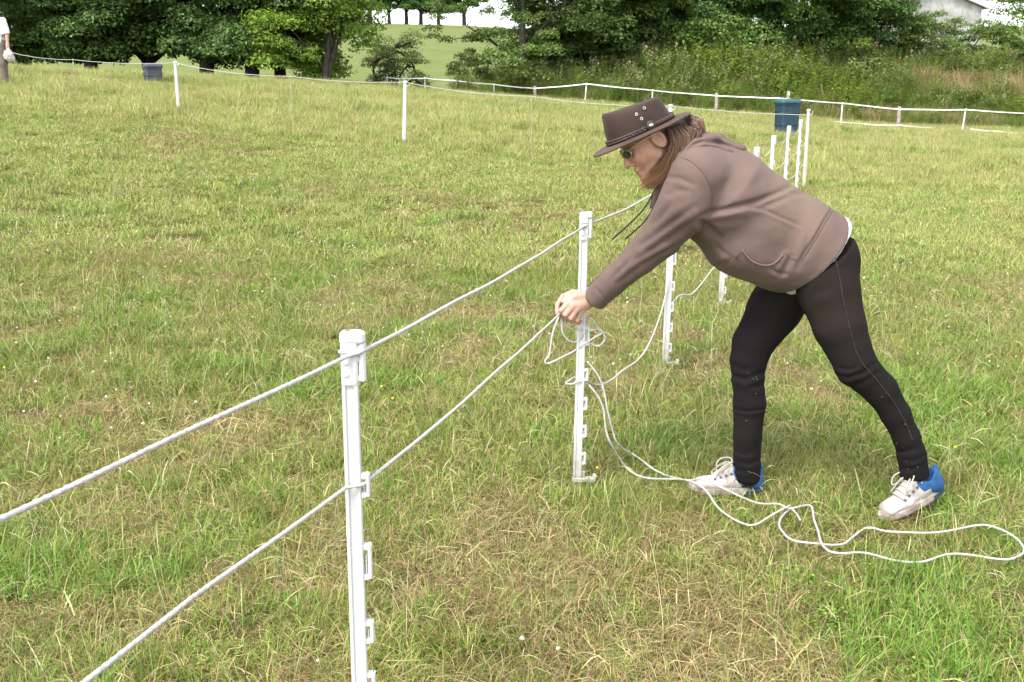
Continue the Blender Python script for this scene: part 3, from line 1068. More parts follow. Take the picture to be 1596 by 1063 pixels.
start = at(-330, 1010, .62)
a1 = POSTS[1](-.003, 1.026) + np.array([0, -.0185, 0])
b1 = POSTS[1](.024, 1.034) + np.array([0, -.013, 0])
a2 = POSTS[2](-.003, 1.02) + np.array([0, -.0185, 0])
top3 = POSTS[3](.022, 1.03)
up_near = chain([start, at(0, 808, 1.115), a1, b1, a2, POSTS[2](.03, 1.03)], [0, .002, 0, .012, 0], .005)
rope('top_rope', [up_near], .0037, 'upper white rope strung from the left edge to the gripped post', 'ropes of the near fence line')
up_far = chain([POSTS[2](.03, 1.03)] + [POSTS[i](.022, 1.03) for i in (3, 4, 5, 6, 7, 8)] + [corner + np.array([0, -.036, -.06])], [.02, .03, .03, .09, .10, .10, .08], .02)
rope('top_rope', [up_far], .0040, 'upper white rope running from the gripped post away behind the woman to the corner post', 'ropes of the near fence line', detail=False)
HANDP = at(872, 489, 3.80)
lowl = chain([at(110, 1080, 1.10), at(300, 932, 1.37), POSTS[1](-.012, .766) + np.array([0, -.0185, 0]), POSTS[1](.019, .769) + np.array([0, -.0135, 0]), HANDP, at(893, 478, 3.795)], [0, 0, 0, .010, 0], .005)
rope('lower_rope', [lowl], .0036, 'lower white rope pulled tight from the nearest post to the gripping hands', 'ropes of the near fence line')
lowm = chain([POSTS[2](.021, .78), at(945, 430, 4.2), POSTS[3](.019, .77)], [.01, .01], .01)
lowm2 = lowm + np.array([.004, 0, -.018]) * np.sin(np.linspace(0, math.pi, len(lowm)))[:, None]
rope('lower_rope', [lowm, lowm2], .0036, 'doubled white rope rising along the upper side of the sleeve behind the gripped post', None, detail=False)
far_low = []
for zc, sg in ((.70, .06), (.38, .05)):
    far_low.append(chain([POSTS[i](.02, zc) for i in (5, 6, 7, 8)] + [corner + np.array([0, -.036, -.06 - (1.03 - zc) * 1.02])], [.05, sg, sg, sg], .02))
for P, lab in zip(far_low, ('middle white rope of the far run of posts behind the woman', 'bottom white rope of the far run of posts behind the woman')):
    rope('lower_rope', [P], .0042, lab, 'lower ropes of the far run', detail=False)
slackb = spline([POSTS[3](.02, .36), at(1060, 460, 5.75), at(1078, 458, 6.0), at(1095, 440, 6.5), at(1112, 418, 6.9), at(1135, 402, 7.1), POSTS[4](.02, .62)], .02)
rope('slack_rope', [slackb], .0038, 'slack white rope drooping between the two posts under the belly of the hoodie', None, detail=False)
# slack line from the third post down to the gripped one
slacka = spline([POSTS[3](.0, .50) + np.array([0, -.02, 0]), at(1030, 488, 5.4), at(1012, 535, 5.0), at(995, 560, 4.7), at(970, 578, 4.45), at(950, 594, 4.25), at(930, 600, 4.05), at(912, 592, 3.93), at(896, 588, 3.89), at(886, 594, 3.85), at(882, 597, 3.83), at(890, 599, 3.83), at(906, 594, 3.835), at(918, 600, 3.86)], .008)
rope('slack_rope', [slacka], .0036, 'slack white rope hanging from the post under the sleeve to the gripped post', None)


def gp(pairs, dz=.035):
    return [gpt(a, b, dz) for a, b in pairs]


def zg(x, y):                                    # a point of the enlarged detail of the ground loops
    return (1040 + x / 2.87, 680 + y / 2.87)


gl = [zg(*q) for q in ((150, 205), (250, 248), (400, 295), (500, 297), (555, 318), (650, 310), (655, 380), (670, 430), (690, 500), (750, 527), (880, 512), (1020, 535), (1160, 547), (1290, 530), (1490, 553), (1560, 540), (1587, 510), (1540, 455), (1440, 412), (1360, 410), (1180, 435), (1000, 428), (900, 402), (840, 430), (780, 470), (690, 482), (560, 475), (515, 430), (515, 370), (550, 322), (575, 340), (595, 382))]
hang1 = [at(915, 563, 3.84), at(932, 585, 3.84), at(941, 608, 3.84), at(947, 640, 3.84), at(956, 675, 3.86), at(962, 692, 3.88)]
L1 = spline(hang1 + gp([(985, 708), (1020, 727), (1062, 742)], .06) + gp(gl[:2], .10) + gp(gl[2:], .065), .007)
hang2 = [at(918, 600, 3.845), at(932, 618, 3.84), at(941, 640, 3.84), at(944, 668, 3.84), at(952, 692, 3.84)]
gl2 = [zg(*q) for q in ((110, 215), (180, 250), (240, 320), (330, 378), (395, 392), (470, 360), (550, 314))]
L2 = spline(hang2 + gp([(975, 726), (1002, 741), (1050, 747)], .06) + gp(gl2[:2], .095) + gp(gl2[2:], .06), .007)


def zh(x, y, Y):                                 # a point of the enlarged detail of the hands
    return at(830 + x / 5.315, 420 + y / 5.315, Y)


def crooked(P, seed, az=.010):
    u = np.arange(len(P)) * .007
    q = np.random.default_rng(seed)
    for k in range(5):
        f, ph = q.uniform(6, 34), q.uniform(0, 6.3, 3)
        P = P + np.stack([np.sin(u * f + ph[0]) * .035 / f, np.sin(u * f + ph[1]) * .035 / f, np.sin(u * f * .6 + ph[2]) * az * 2.2 / math.sqrt(f)], 1)
    return P


k1, k2 = len(spline(hang1, .007)), len(spline(hang2, .007))
L1 = np.vstack([L1[:k1], crooked(L1[k1:], 3)])
L2 = np.vstack([L2[:k2], crooked(L2[k2:], 4)])
for L_, k_ in ((L1, k1), (L2, k2)):              # ease the join
    for _ in range(12):
        L_[k_ - 8:k_ + 8] = (L_[k_ - 9:k_ + 7] + 2 * L_[k_ - 8:k_ + 8] + L_[k_ - 7:k_ + 9]) / 4
lp1 = spline([zh(250, 330, 3.80), zh(215, 400, 3.79), zh(165, 540, 3.78), zh(140, 700, 3.78), zh(105, 755, 3.78), zh(125, 780, 3.78), zh(230, 735, 3.79), zh(345, 675, 3.835), zh(425, 620, 3.835), zh(520, 560, 3.84), zh(578, 522, 3.85), zh(540, 475, 3.85), zh(480, 405, 3.85), zh(452, 412, 3.85), zh(440, 470, 3.85)], .005)
lp2 = spline([zh(245, 380, 3.80), zh(240, 440, 3.80), zh(252, 530, 3.80), zh(300, 590, 3.81), zh(360, 600, 3.835), zh(420, 540, 3.835), zh(415, 470, 3.84)], .005)
lp3 = spline([zh(250, 410, 3.81), zh(275, 460, 3.81), zh(320, 490, 3.82), zh(380, 500, 3.835), zh(470, 508, 3.84), zh(545, 497, 3.85), zh(585, 530, 3.85), zh(598, 580, 3.85), zh(550, 634, 3.85), zh(500, 622, 3.85), zh(470, 595, 3.85), zh(466, 520, 3.85), zh(462, 440, 3.85)], .005)
rope('loose_rope', [L1, L2, lp1, lp2, lp3], .0036, 'loose white rope looped under the hands and trailing over the grass round the shoes', None)

# far side of the pen: one rope from the man in white past the posts to the corner
farline = chain([at(18, 82, 23.6), fpf + np.array([0, -.02, 0]), fpa + np.array([0, -.036, -.01]), fpe + np.array([0, -.02, 0]), fpb + np.array([0, -.036, 0]), fpd + np.array([0, -.02, 0]), fpc + np.array([0, -.036, 0]), corner + np.array([0, -.04, -.07])], [.04, .04, .06, .04, .05, .05, .03], .04)
rope('far_rope', [farline], .0052, 'white rope running across the far side of the pen from the man in white', None, detail=False)

# ------------------------------------------------------------------ outer tape fence
OUT = [(603, 120, 'w'), (622, 122, 'w'), (662, 121, 'w'), (711, 125, 'w'), (770, 131, 'w'), (833.5, 134, 't'), (914, 130, 'w'), (1017, 140, 'w'), (1117, 145, 't'), (1213, 152, 'w'), (1229, 142, 't'), (1313, 160, 'w'), (1402, 166, 't'), (1505, 170, 'w'), (1608, 176, 'w')]


def outY(px):
    return 48.0 - (px - 600) * .0078


tops = []
for px, py, k in OUT:
    Y = outY(px)
    q = at(px, py, Y)
    z0 = float(G(q[0], q[1]))
    nmx = {'w': 'tape_post', 't': 'timber_post'}[k]
    where = '' if px == 1608 else {603: 'at the corner of the tape fence, below the hedge gap', 622: 'just right of the corner of the tape fence', 662: 'third from the corner of the tape fence', 711: 'under the spreading tree by the hedge gap', 770: 'left of the first timber post of the tape fence', 833.5: 'in the tape fence straight above the thin pale stake', 914: 'in the tape fence just left of the brown hat', 1017: 'in the tape fence behind the crown of the brown hat', 1117: 'in the tape fence right of the brown hat', 1213: 'in the tape fence beside the blue bin', 1229: 'behind the blue bin', 1313: 'in the tape fence right of the blue bin', 1402: 'in the tape fence at the right, grey and weathered', 1505: 'in the tape fence near the right edge'}[px]
    if px == 1608:
        tops.append((q[0], q[1] - .06, q[2] - .02))
        continue
    t = thing(nmx, ('white plastic post ' if k == 'w' else 'weathered timber post ') + where, 'post', (q[0], q[1], z0), .1, 'posts of the outer tape fence')
    mb = MB()
    h = q[2] - z0
    lean = -.06 if px in (914, 1505) else 0
    if k == 'w':
        mb.tube([(lean, 0, -.1), (0, 0, h)], [.030, .028], 7)
        mb.build('shaft', M_whitedirty, t)
        mb = MB()
        mb.box(-.04, .04, -.045, -.028, h - .06, h + .02, .006)
        mb.build('insulator', M_white, t)
    else:
        mb.tube([(0, 0, -.1), (.01, 0, h * .5), (0, 0, h - .03), (0, 0, h)], [.075, .07, .07, .05], 8)
        mb.build('shaft', M_wood, t)
        mb = MB()
        mb.box(-.03, .03, -.105, -.07, h - .17, h - .08, .006)
        mb.build('insulator', M_white, t)
    if px != 1229:
        tops.append((q[0], q[1] - .06, q[2] - (.02 if k == 'w' else .10)))


def tape(name, pts, sags, half, label):
    P = chain([np.array(p) for p in pts], sags, .12)
    P[:, 2] += .004 * np.sin(np.arange(len(P)) * .35)
    mb = MB()
    T = np.gradient(P, axis=0)
    T /= np.linalg.norm(T, axis=1)[:, None]
    rings = []
    for i, (p, t) in enumerate(zip(P, T)):
        nrm = np.array([-t[1], t[0], 0])
        tw = .25 * math.sin(i * .11)
        u = np.array([0, 0, 1.0]) * math.cos(tw) + nrm * math.sin(tw)
        w = np.array([0, 0, 1.0]) * -math.sin(tw) + nrm * math.cos(tw)
        rings.append([tuple(p + u * half + w * .002), tuple(p + u * half - w * .002), tuple(p - u * half - w * .002), tuple(p - u * half + w * .002)])
    mb.loft(rings)
    return tag(mb.build(name, M_tape), label, 'tape', 'tapes of the outer fence')


tape('fence_tape', tops, [.005, .005, .012, .012, .012, .012, .01, .015, .015, .012, .012, .012, .015, .012], .022, 'top white tape of the outer fence running from its corner to the right edge')
tape('fence_tape', [at(601, 121, 48.0), at(612, 148, 46.3)], [0], .03, 'short white tape at the corner of the outer fence')
tape('fence_tape', [at(1300, 189.5, outY(1300) - .1), at(1345, 193, outY(1345) - .1), at(1402, 195, outY(1402) - .12), at(1452, 199, outY(1452) - .2)], [0, .02, .02], .016, 'fallen lower white tape left of the weathered timber post at the right')
tape('fence_tape', [at(1512, 201, outY(1505) - .15), at(1560, 205, outY(1560) - .15), at(1620, 209, outY(1600) - .15)], [.02, .02], .022, 'sagging lower white tape at the right edge')
tape('fence_tape', [at(620, 146, 47.3), at(660, 149, 47.2), at(715, 152, 46.8)], [.02, .02], .016, 'low white tape near the corner of the outer fence')

# ------------------------------------------------------------------ bins
def bin_(name, px, py_top, Y, w, h, mat, lidmat, label, rz=0.3):
    q = at(px, py_top, Y)
    zb = q[2] - h
    t = thing(name, label, 'bin', (q[0], q[1], zb), rz)
    mb = MB()

    def sq(s, z, b=.28, n=6):
        r = []
        for c in range(4):
            for i in range(n):
                a = math.pi / 2 * (c + i / (n - 1))
                r.append((s * ((1 - b) * (1 if c in (0, 3) else -1) + b * math.cos(a)), s * ((1 - b) * (1 if c in (0, 1) else -1) + b * math.sin(a)), z))
        return r
    mb.loft([sq(w * .40, 0), sq(w * .43, .05), sq(w * .48, h * .84), sq(w * .52, h * .845), sq(w * .52, h * .885)])
    mb.build('body', mat, t, False)
    mb = MB()
    mb.loft([sq(w * .545, h * .887), sq(w * .55, h * .93), sq(w * .50, h * .975), sq(w * .36, h)])
    lid = mb.build('lid', lidmat, t, False)
    mb = MB()
    mb.tube([(-w * .2, -w * .55, h * .91), (-w * .17, -w * .60, h * .91), (w * .17, -w * .60, h * .91), (w * .2, -w * .55, h * .91)], .014, 6)
    mb.build('lid_handle', lidmat, lid)
    for s in (-1, 1):
        mb = MB()
        mb.tube([(s * w * .49, -.1, h * .68), (s * w * .56, -.08, h * .70), (s * w * .56, .08, h * .70), (s * w * .49, .1, h * .68)], .015, 6)
        mb.build('handle', mat, t)
    for i, zz in enumerate((.3, .62)):
        mb = MB()
        s = w * (.435 + .05 * zz) + .012
        mb.loft([sq(s, h * zz), sq(s + .006, h * zz + .015), sq(s, h * zz + .03)], caps=False)
        mb.build('rib', mat, t)
    return t


M_blue = plain('blue_plastic', (0.012, 0.040, 0.062), .5, rgb2=(0.020, 0.055, 0.082), scale=6)
M_teal = plain('blue_green_lid', (0.022, 0.075, 0.090), .5, rgb2=(0.032, 0.10, 0.115), scale=6)
M_slate = plain('slate_blue_plastic', (0.045, 0.053, 0.066), .6, rgb2=(0.066, 0.076, 0.092), scale=6)
bin_('feed_bin', 1228, 154, 31.0, .60, 1.05, M_blue, M_teal, 'dark blue bin with a blue green lid by the outer fence', .2)
bin_('dust_bin', 237, 99, 31.0, .47, .9, M_slate, M_slate, 'small slate grey bin under the trees left of the lone white post', .5)

# ------------------------------------------------------------------ barn behind the hedge
M_sheet = plain('fibre_cement', (0.34, 0.335, 0.33), .9, rgb2=(0.52, 0.515, 0.505), scale=1.3)
M_sheetd = plain('dark_roof_sheet', (0.20, 0.20, 0.20), .9, rgb2=(0.30, 0.30, 0.29), scale=1.0)
M_dark = plain('dark_opening', (0.02, 0.02, 0.02), .9)
bY = 96.0
bl, br = at(1392, 12, bY), at(1532, 12, bY)
bx0, bx1 = bl[0], br[0]
be = bl[2]
bz0 = float(G((bx0 + bx1) / 2, bY)) - .5
barn = thing('barn', 'pale grey corrugated barn gable rising above the hedge at the right', 'barn', ((bx0 + bx1) / 2, bY, bz0), 0)
W = (bx1 - bx0) / 2
eh = be - bz0
pk = eh + 1.55
mb = MB()
mb.add([(-W, 0.12, 0), (W, 0.12, 0), (W, 0.12, eh), (0, 0.12, pk), (-W, 0.12, eh), (-W, 18, 0), (W, 18, 0), (W, 18, eh), (0, 18, pk), (-W, 18, eh)],
       [(0, 1, 2, 3, 4), (9, 8, 7, 6, 5), (0, 5, 6, 1), (1, 6, 7, 2), (0, 4, 9, 5)])
mb.build('wall', M_sheet, barn)
ns = 14
for i in range(ns):
    x0, x1 = -W + 2 * W * i / ns, -W + 2 * W * (i + 1) / ns - .03
    t0, t1 = eh + (pk - eh) * (1 - abs(x0) / W), eh + (pk - eh) * (1 - abs(x1) / W)
    mb = MB()
    m = 5
    for j in range(m):
        a, b = x0 + (x1 - x0) * j / m, x0 + (x1 - x0) * (j + 1) / m
        c = (a + b) / 2
        ta, tb, tc = (t0 + (t1 - t0) * (k - x0) / (x1 - x0) - .06 for k in (a, b, c))
        mb.add([(a, .10, 0), (c, .03, 0), (b, .10, 0), (a, .10, ta), (c, .03, tc), (b, .10, tb)], [(0, 1, 4, 3), (1, 2, 5, 4)])
    mb.build('sheet', M_sheet, barn)
mb = MB()
for s in (-1, 1):
    mb.add([(0, -.35, pk + .03), (s * (W + .35), -.35, eh - .12), (s * (W + .35), 18.3, eh - .12), (0, 18.3, pk + .03), (0, -.35, pk + .12), (s * (W + .35), -.35, eh - .03), (s * (W + .35), 18.3, eh - .03), (0, 18.3, pk + .12)],
           [(0, 1, 2, 3), (4, 7, 6, 5), (0, 4, 5, 1), (1, 5, 6, 2), (2, 6, 7, 3)])
mb.build('roof', M_sheetd, barn)

# ------------------------------------------------------------------ the woman bending over the post: blended volumes turned into one skin
class Field:
    def __init__(s, lo, hi, h):
        s.lo, s.h = np.array(lo, float), h
        s.n = np.ceil((np.array(hi) - s.lo) / h).astype(int) + 1
        s.D = np.full(tuple(s.n), 1.0, np.float32)

    def _blk(s, lo, hi):
        a = np.clip(np.floor((np.array(lo) - s.lo) / s.h).astype(int), 0, s.n)
        b = np.clip(np.ceil((np.array(hi) - s.lo) / s.h).astype(int) + 1, 0, s.n)
        ax = [s.lo[i] + s.h * np.arange(a[i], b[i], dtype=np.float32) for i in range(3)]
        sl = tuple(slice(a[i], b[i]) for i in range(3))
        return sl, ax[0][:, None, None], ax[1][None, :, None], ax[2][None, None, :]

    def _mix(s, sl, d, k, cut):
        a = s.D[sl]
        if a.size == 0:
            return
        if cut:
            d = -d
            hh = np.maximum(k - np.abs(a - d), 0) / k if k else 0
            s.D[sl] = np.maximum(a, d) + (hh * hh * k * .25 if k else 0)
        else:
            hh = np.maximum(k - np.abs(a - d), 0) / k if k else 0
            s.D[sl] = np.minimum(a, d) - (hh * hh * k * .25 if k else 0)

    def cone(s, a, b, ra, rb, k=.02, w=None, kw=1.0, cut=False):
        a, b = np.array(a, float), np.array(b, float)
        R = max(ra, rb) * max(1, kw) + k + 2 * s.h
        sl, X, Y, Z = s._blk(np.minimum(a, b) - R, np.maximum(a, b) + R)
        ba = b - a
        L = max(1e-9, float(ba @ ba))
        px, py, pz = X - a[0], Y - a[1], Z - a[2]
        t = np.clip((px * ba[0] + py * ba[1] + pz * ba[2]) / L, 0, 1)
        qx, qy, qz = px - t * ba[0], py - t * ba[1], pz - t * ba[2]
        q2 = qx * qx + qy * qy + qz * qz
        if w is not None:
            w = np.array(w, float)
            w = w / np.linalg.norm(w)
            dw = qx * w[0] + qy * w[1] + qz * w[2]
            q2 = q2 + dw * dw * (1 / kw ** 2 - 1)
        d = (np.sqrt(np.maximum(q2, 0)) - (ra + (rb - ra) * t)) * min(1.0, kw)
        s._mix(sl, d.astype(np.float32), k, cut)

    def chain(s, pts, rad, k=.02, w=None, kw=1.0):
        for i in range(len(pts) - 1):
            s.cone(pts[i], pts[i + 1], rad[i], rad[i + 1], k, w, kw if np.isscalar(kw) else kw[i])

    def ell(s, c, R, r, k=.02, cut=False):
        """ellipsoid: R rows are its axes, r its radii"""
        c, R, r = np.array(c, float), np.array(R, float), np.array(r, float)
        m = r.max() + k + 2 * s.h
        sl, X, Y, Z = s._blk(c - m, c + m)
        q = [(X - c[0]) * R[i][0] + (Y - c[1]) * R[i][1] + (Z - c[2]) * R[i][2] for i in range(3)]
        k0 = np.sqrt(sum((q[i] / r[i]) ** 2 for i in range(3)))
        k1 = np.sqrt(sum((q[i] / r[i] ** 2) ** 2 for i in range(3))) + 1e-6
        s._mix(sl, (k0 * (k0 - 1) / k1).astype(np.float32), k, cut)

    def plane(s, p, nrm, k=0.0, lo=None, hi=None):
        """cut away everything on the side nrm points to"""
        nrm = np.array(nrm, float)
        nrm /= np.linalg.norm(nrm)
        lo = s.lo if lo is None else lo
        hi = s.lo + s.h * s.n if hi is None else hi
        sl, X, Y, Z = s._blk(lo, hi)
        d = (X - p[0]) * nrm[0] + (Y - p[1]) * nrm[1] + (Z - p[2]) * nrm[2]
        a = s.D[sl]
        s.D[sl] = np.maximum(a, d.astype(np.float32))

    def mesh(s, smooth=2):
        D = s.D
        S = D < 0
        cnt = np.zeros(tuple(s.n - 1), np.int8)
        for i in (0, 1):
            for j in (0, 1):
                for k in (0, 1):
                    cnt += S[i:s.n[0] - 1 + i, j:s.n[1] - 1 + j, k:s.n[2] - 1 + k]
        act = (cnt > 0) & (cnt < 8)
        A = np.argwhere(act)
        idx = np.full(act.shape, -1, np.int32)
        idx[act] = np.arange(len(A))
        cv = {}
        for i in (0, 1):
            for j in (0, 1):
                for k in (0, 1):
                    cv[i, j, k] = D[A[:, 0] + i, A[:, 1] + j, A[:, 2] + k].astype(float)
        acc, num = np.zeros((len(A), 3)), np.zeros(len(A))
        for c0 in cv:
            for ax in range(3):
                if c0[ax] == 0:
                    c1 = list(c0)
                    c1[ax] = 1
                    a, b = cv[c0], cv[tuple(c1)]
                    m = (a < 0) != (b < 0)
                    t = np.where(m, a / np.where(m, a - b, 1), 0)
                    p = np.tile(np.array(c0, float), (len(A), 1))
                    p[:, ax] += t
                    acc[m] += p[m]
                    num[m] += 1
        V = (A + acc / num[:, None]) * s.h + s.lo
        F = []
        for ax in range(3):
            u, v = (ax + 1) % 3, (ax + 2) % 3
            sl0, sl1 = [slice(None)] * 3, [slice(None)] * 3
            sl0[ax], sl1[ax] = slice(0, -1), slice(1, None)
            e = S[tuple(sl0)] != S[tuple(sl1)]
            E = np.argwhere(e)
            ok = (E[:, u] > 0) & (E[:, v] > 0) & (E[:, u] < s.n[u] - 1) & (E[:, v] < s.n[v] - 1)
            E = E[ok]
            q = []
            for du, dv in ((-1, -1), (0, -1), (0, 0), (-1, 0)):
                c = E.copy()
                c[:, u] += du
                c[:, v] += dv
                q.append(idx[c[:, 0], c[:, 1], c[:, 2]])
            Q = np.stack(q, 1)
            ins = S[E[:, 0], E[:, 1], E[:, 2]]
            Q[~ins] = Q[~ins][:, ::-1]
            F.append(Q)
        F = np.vstack(F)
        F = F[(F >= 0).all(1)]
        for _ in range(smooth):
            V = laplace(V, F, .5)
        return V, F


def laplace(V, F, a):
    acc, num = np.zeros_like(V), np.zeros(len(V))
    for i in range(4):
        p, q = F[:, i], F[:, (i + 1) % 4]
        for j in range(3):
            acc[:, j] += np.bincount(p, V[q, j], len(V)) + np.bincount(q, V[p, j], len(V))
        num += np.bincount(p, minlength=len(V)) + np.bincount(q, minlength=len(V))
    return V * (1 - a) + a * acc / np.maximum(num, 1)[:, None]


def normals(V, F):
    n = np.cross(V[F[:, 2]] - V[F[:, 0]], V[F[:, 3]] - V[F[:, 1]])
    N = np.zeros_like(V)
    for i in range(4):
        for j in range(3):
            N[:, j] += np.bincount(F[:, i], n[:, j], len(V))
    return N / (np.linalg.norm(N, axis=1)[:, None] + 1e-12)


def fold(V, N, line, depth, rad, side=.55):
    """press a crease along a line drawn on the side that faces the camera: a groove with a soft ridge beside it"""
    u, v = project(V)
    face = (N[:, 1] < .25)
    L = np.array(line, float)
    best, sgn, tt = np.full(len(V), 1e9), np.zeros(len(V)), np.zeros(len(V))
    tot = len(L) - 1
    for i in range(tot):
        a, b = L[i], L[i + 1]
        d = b - a
        t = np.clip(((u - a[0]) * d[0] + (v - a[1]) * d[1]) / (d @ d), 0, 1)
        ex, ey = u - a[0] - t * d[0], v - a[1] - t * d[1]
        e = np.hypot(ex, ey)
        m = e < best
        best[m] = e[m]
        sgn[m] = np.sign(d[0] * ey - d[1] * ex)[m]
        tt[m] = ((i + t) / tot)[m]
    fade = np.sin(np.clip(tt, 0, 1) * math.pi) ** .5
    g = -np.exp(-(best / rad) ** 2) + side * np.exp(-((best - 1.9 * rad) / (1.2 * rad)) ** 2) * (sgn > 0)
    return V + N * (face * g * fade * depth)[:, None]


def sdf_noise(V, s, amp, seed):
    return amp * (fbm(V[:, 0] / s + V[:, 1] * .7 / s, V[:, 2] / s - V[:, 1] * .5 / s, seed, 3) - .5) * 2


S_ = .00228                                       # metres per photo pixel where she stands
YC = 3.71                                         # her middle plane
LAT = np.array([0, 1.0, 0])


def A(px, py, dy=0.0):
    return at(px, py, YC + dy)


woman = thing('person', 'woman in brown hat, taupe hoodie and black leggings bending to tie rope', 'person', (A(1290, 790)[0], YC, float(G(A(1290, 790)[0], YC))))
WO = np.array(woman.location)


def part(name, V, F, mat, parent, smooth=True, col=None):
    o = obj(name, mk(name, V, F, mat, col, smooth), parent)
    o.matrix_parent_inverse = Matrix.Translation(Vector(-WO)) if parent is woman else Matrix()
    return o


def mpart(name, mb, mat, parent, smooth=True):
    o = obj(name, mb.mesh(name, mat, smooth), parent)
    o.matrix_parent_inverse = Matrix.Translation(Vector(-WO)) if parent is woman else Matrix()
    return o


# --- materials of the figure
def cloth(name, rgb, rgb2, scale, weave, rough=.95, sheen=.05, fade=None, relief=1.6):
    m, nt, n, l, p = nm(name)
    g = n.new('ShaderNodeTexCoord')
    a = n.new('ShaderNodeTexNoise')
    a.inputs['Scale'].default_value, a.inputs['Detail'].default_value = scale, 6
    l.new(g.outputs['Object'], a.inputs['Vector'])
    r = n.new('ShaderNodeValToRGB')
    r.color_ramp.elements[0].position, r.color_ramp.elements[1].position = .32, .70
    r.color_ramp.elements[0].color, r.color_ramp.elements[1].color = (*rgb, 1), (*rgb2, 1)
    l.new(a.outputs['Fac'], r.inputs['Fac'])
    src = r.outputs[0]
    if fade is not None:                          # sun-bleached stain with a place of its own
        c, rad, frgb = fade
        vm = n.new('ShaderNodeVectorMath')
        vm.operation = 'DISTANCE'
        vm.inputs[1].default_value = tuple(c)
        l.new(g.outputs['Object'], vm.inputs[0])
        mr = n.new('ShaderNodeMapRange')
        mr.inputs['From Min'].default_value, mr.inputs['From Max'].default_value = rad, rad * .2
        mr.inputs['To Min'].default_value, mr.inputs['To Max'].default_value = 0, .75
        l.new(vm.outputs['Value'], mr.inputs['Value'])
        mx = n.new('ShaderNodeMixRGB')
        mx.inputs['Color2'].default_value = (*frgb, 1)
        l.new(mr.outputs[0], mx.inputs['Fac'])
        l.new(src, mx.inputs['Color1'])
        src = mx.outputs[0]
    l.new(src, p.inputs['Base Color'])
    p.inputs['Roughness'].default_value = rough
    p.inputs['Specular IOR Level'].default_value = .15
    p.inputs['Sheen Weight'].default_value = sheen
    w = n.new('ShaderNodeTexNoise')
    w.inputs['Scale'].default_value, w.inputs['Detail'].default_value = weave, 3
    l.new(g.outputs['Object'], w.inputs['Vector'])
    w2 = n.new('ShaderNodeTexNoise')
    w2.inputs['Scale'].default_value, w2.inputs['Detail'].default_value, w2.inputs['Distortion'].default_value = 13, 3, 1.6
    l.new(g.outputs['Object'], w2.inputs['Vector'])
    ad = n.new('ShaderNodeMath')
    ad.operation = 'MULTIPLY_ADD'
    ad.inputs[1].default_value = relief
    l.new(w2.outputs['Fac'], ad.inputs[0])
    l.new(w.outputs['Fac'], ad.inputs[2])
    b = n.new('ShaderNodeBump')
    b.inputs['Strength'].default_value, b.inputs['Distance'].default_value = .3, .003
    l.new(ad.outputs[0], b.inputs['Height'])
    l.new(b.outputs[0], p.inputs['Normal'])
    return m


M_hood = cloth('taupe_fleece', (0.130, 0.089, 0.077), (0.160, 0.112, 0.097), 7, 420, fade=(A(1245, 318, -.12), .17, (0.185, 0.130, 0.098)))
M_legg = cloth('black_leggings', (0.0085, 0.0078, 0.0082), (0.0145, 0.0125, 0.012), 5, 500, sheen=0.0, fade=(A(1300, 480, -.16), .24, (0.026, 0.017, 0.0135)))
M_under = cloth('white_cotton', (0.68, 0.70, 0.73), (0.78, 0.79, 0.81), 20, 300)
M_hat = cloth('brown_oiled_leather', (0.034, 0.021, 0.0165), (0.056, 0.036, 0.029), 9, 160, rough=.7)
M_brim = cloth('brown_brim_leather', (0.055, 0.033, 0.024), (0.092, 0.056, 0.041), 12, 160, rough=.7)
M_band = plain('plaited_leather', (0.030, 0.018, 0.014), .42, rgb2=(0.06, 0.038, 0.03), scale=60)
M_metal = plain('nickel', (0.65, 0.64, 0.60), .3, metal=1.0)
M_lens = plain('dark_lens', (0.030, 0.022, 0.016), .08)
M_cord = plain('black_cord', (0.012, 0.011, 0.011), .8)
M_shoe = plain('scuffed_white_leather', (0.33, 0.29, 0.26), .65, rgb2=(0.54, 0.52, 0.50), scale=22, bump=.15, bscale=90)
M_sole = plain('dirty_white_rubber', (0.26, 0.20, 0.17), .85, rgb2=(0.50, 0.46, 0.42), scale=30)
M_shblue = plain('blue_suede', (0.010, 0.060, 0.17), .85, rgb2=(0.015, 0.09, 0.24), scale=40, bump=.1)
M_navy = plain('navy_rubber', (0.03, 0.05, 0.13), .7)
M_lace = plain('grey_lace', (0.34, 0.31, 0.27), .9, rgb2=(0.48, 0.45, 0.40), scale=80)
m, nt, n, l, p = nm('skin')
a_ = n.new('ShaderNodeAttribute')
a_.attribute_name = 'tint'
tc = n.new('ShaderNodeTexCoord')
no = n.new('ShaderNodeTexNoise')
no.inputs['Scale'].default_value, no.inputs['Detail'].default_value = 45, 6
l.new(tc.outputs['Object'], no.inputs['Vector'])
mr = n.new('ShaderNodeMapRange')
mr.inputs['To Min'].default_value, mr.inputs['To Max'].default_value = .78, 1.2
l.new(no.outputs['Fac'], mr.inputs['Value'])
hv = n.new('ShaderNodeHueSaturation')
l.new(mr.outputs[0], hv.inputs['Value'])
l.new(a_.outputs['Color'], hv.inputs['Color'])
l.new(hv.outputs[0], p.inputs['Base Color'])
p.inputs['Roughness'].default_value = .5
p.inputs['Subsurface Weight'].default_value = .12
p.inputs['Subsurface Radius'].default_value = (.010, .004, .002)
p.inputs['Subsurface Scale'].default_value = .6
M_skin = m
m, nt, n, l, p = nm('hair_strands')
a_ = n.new('ShaderNodeAttribute')
a_.attribute_name = 'tint'
l.new(a_.outputs['Color'], p.inputs['Base Color'])
p.inputs['Roughness'].default_value = .42
M_hair = m

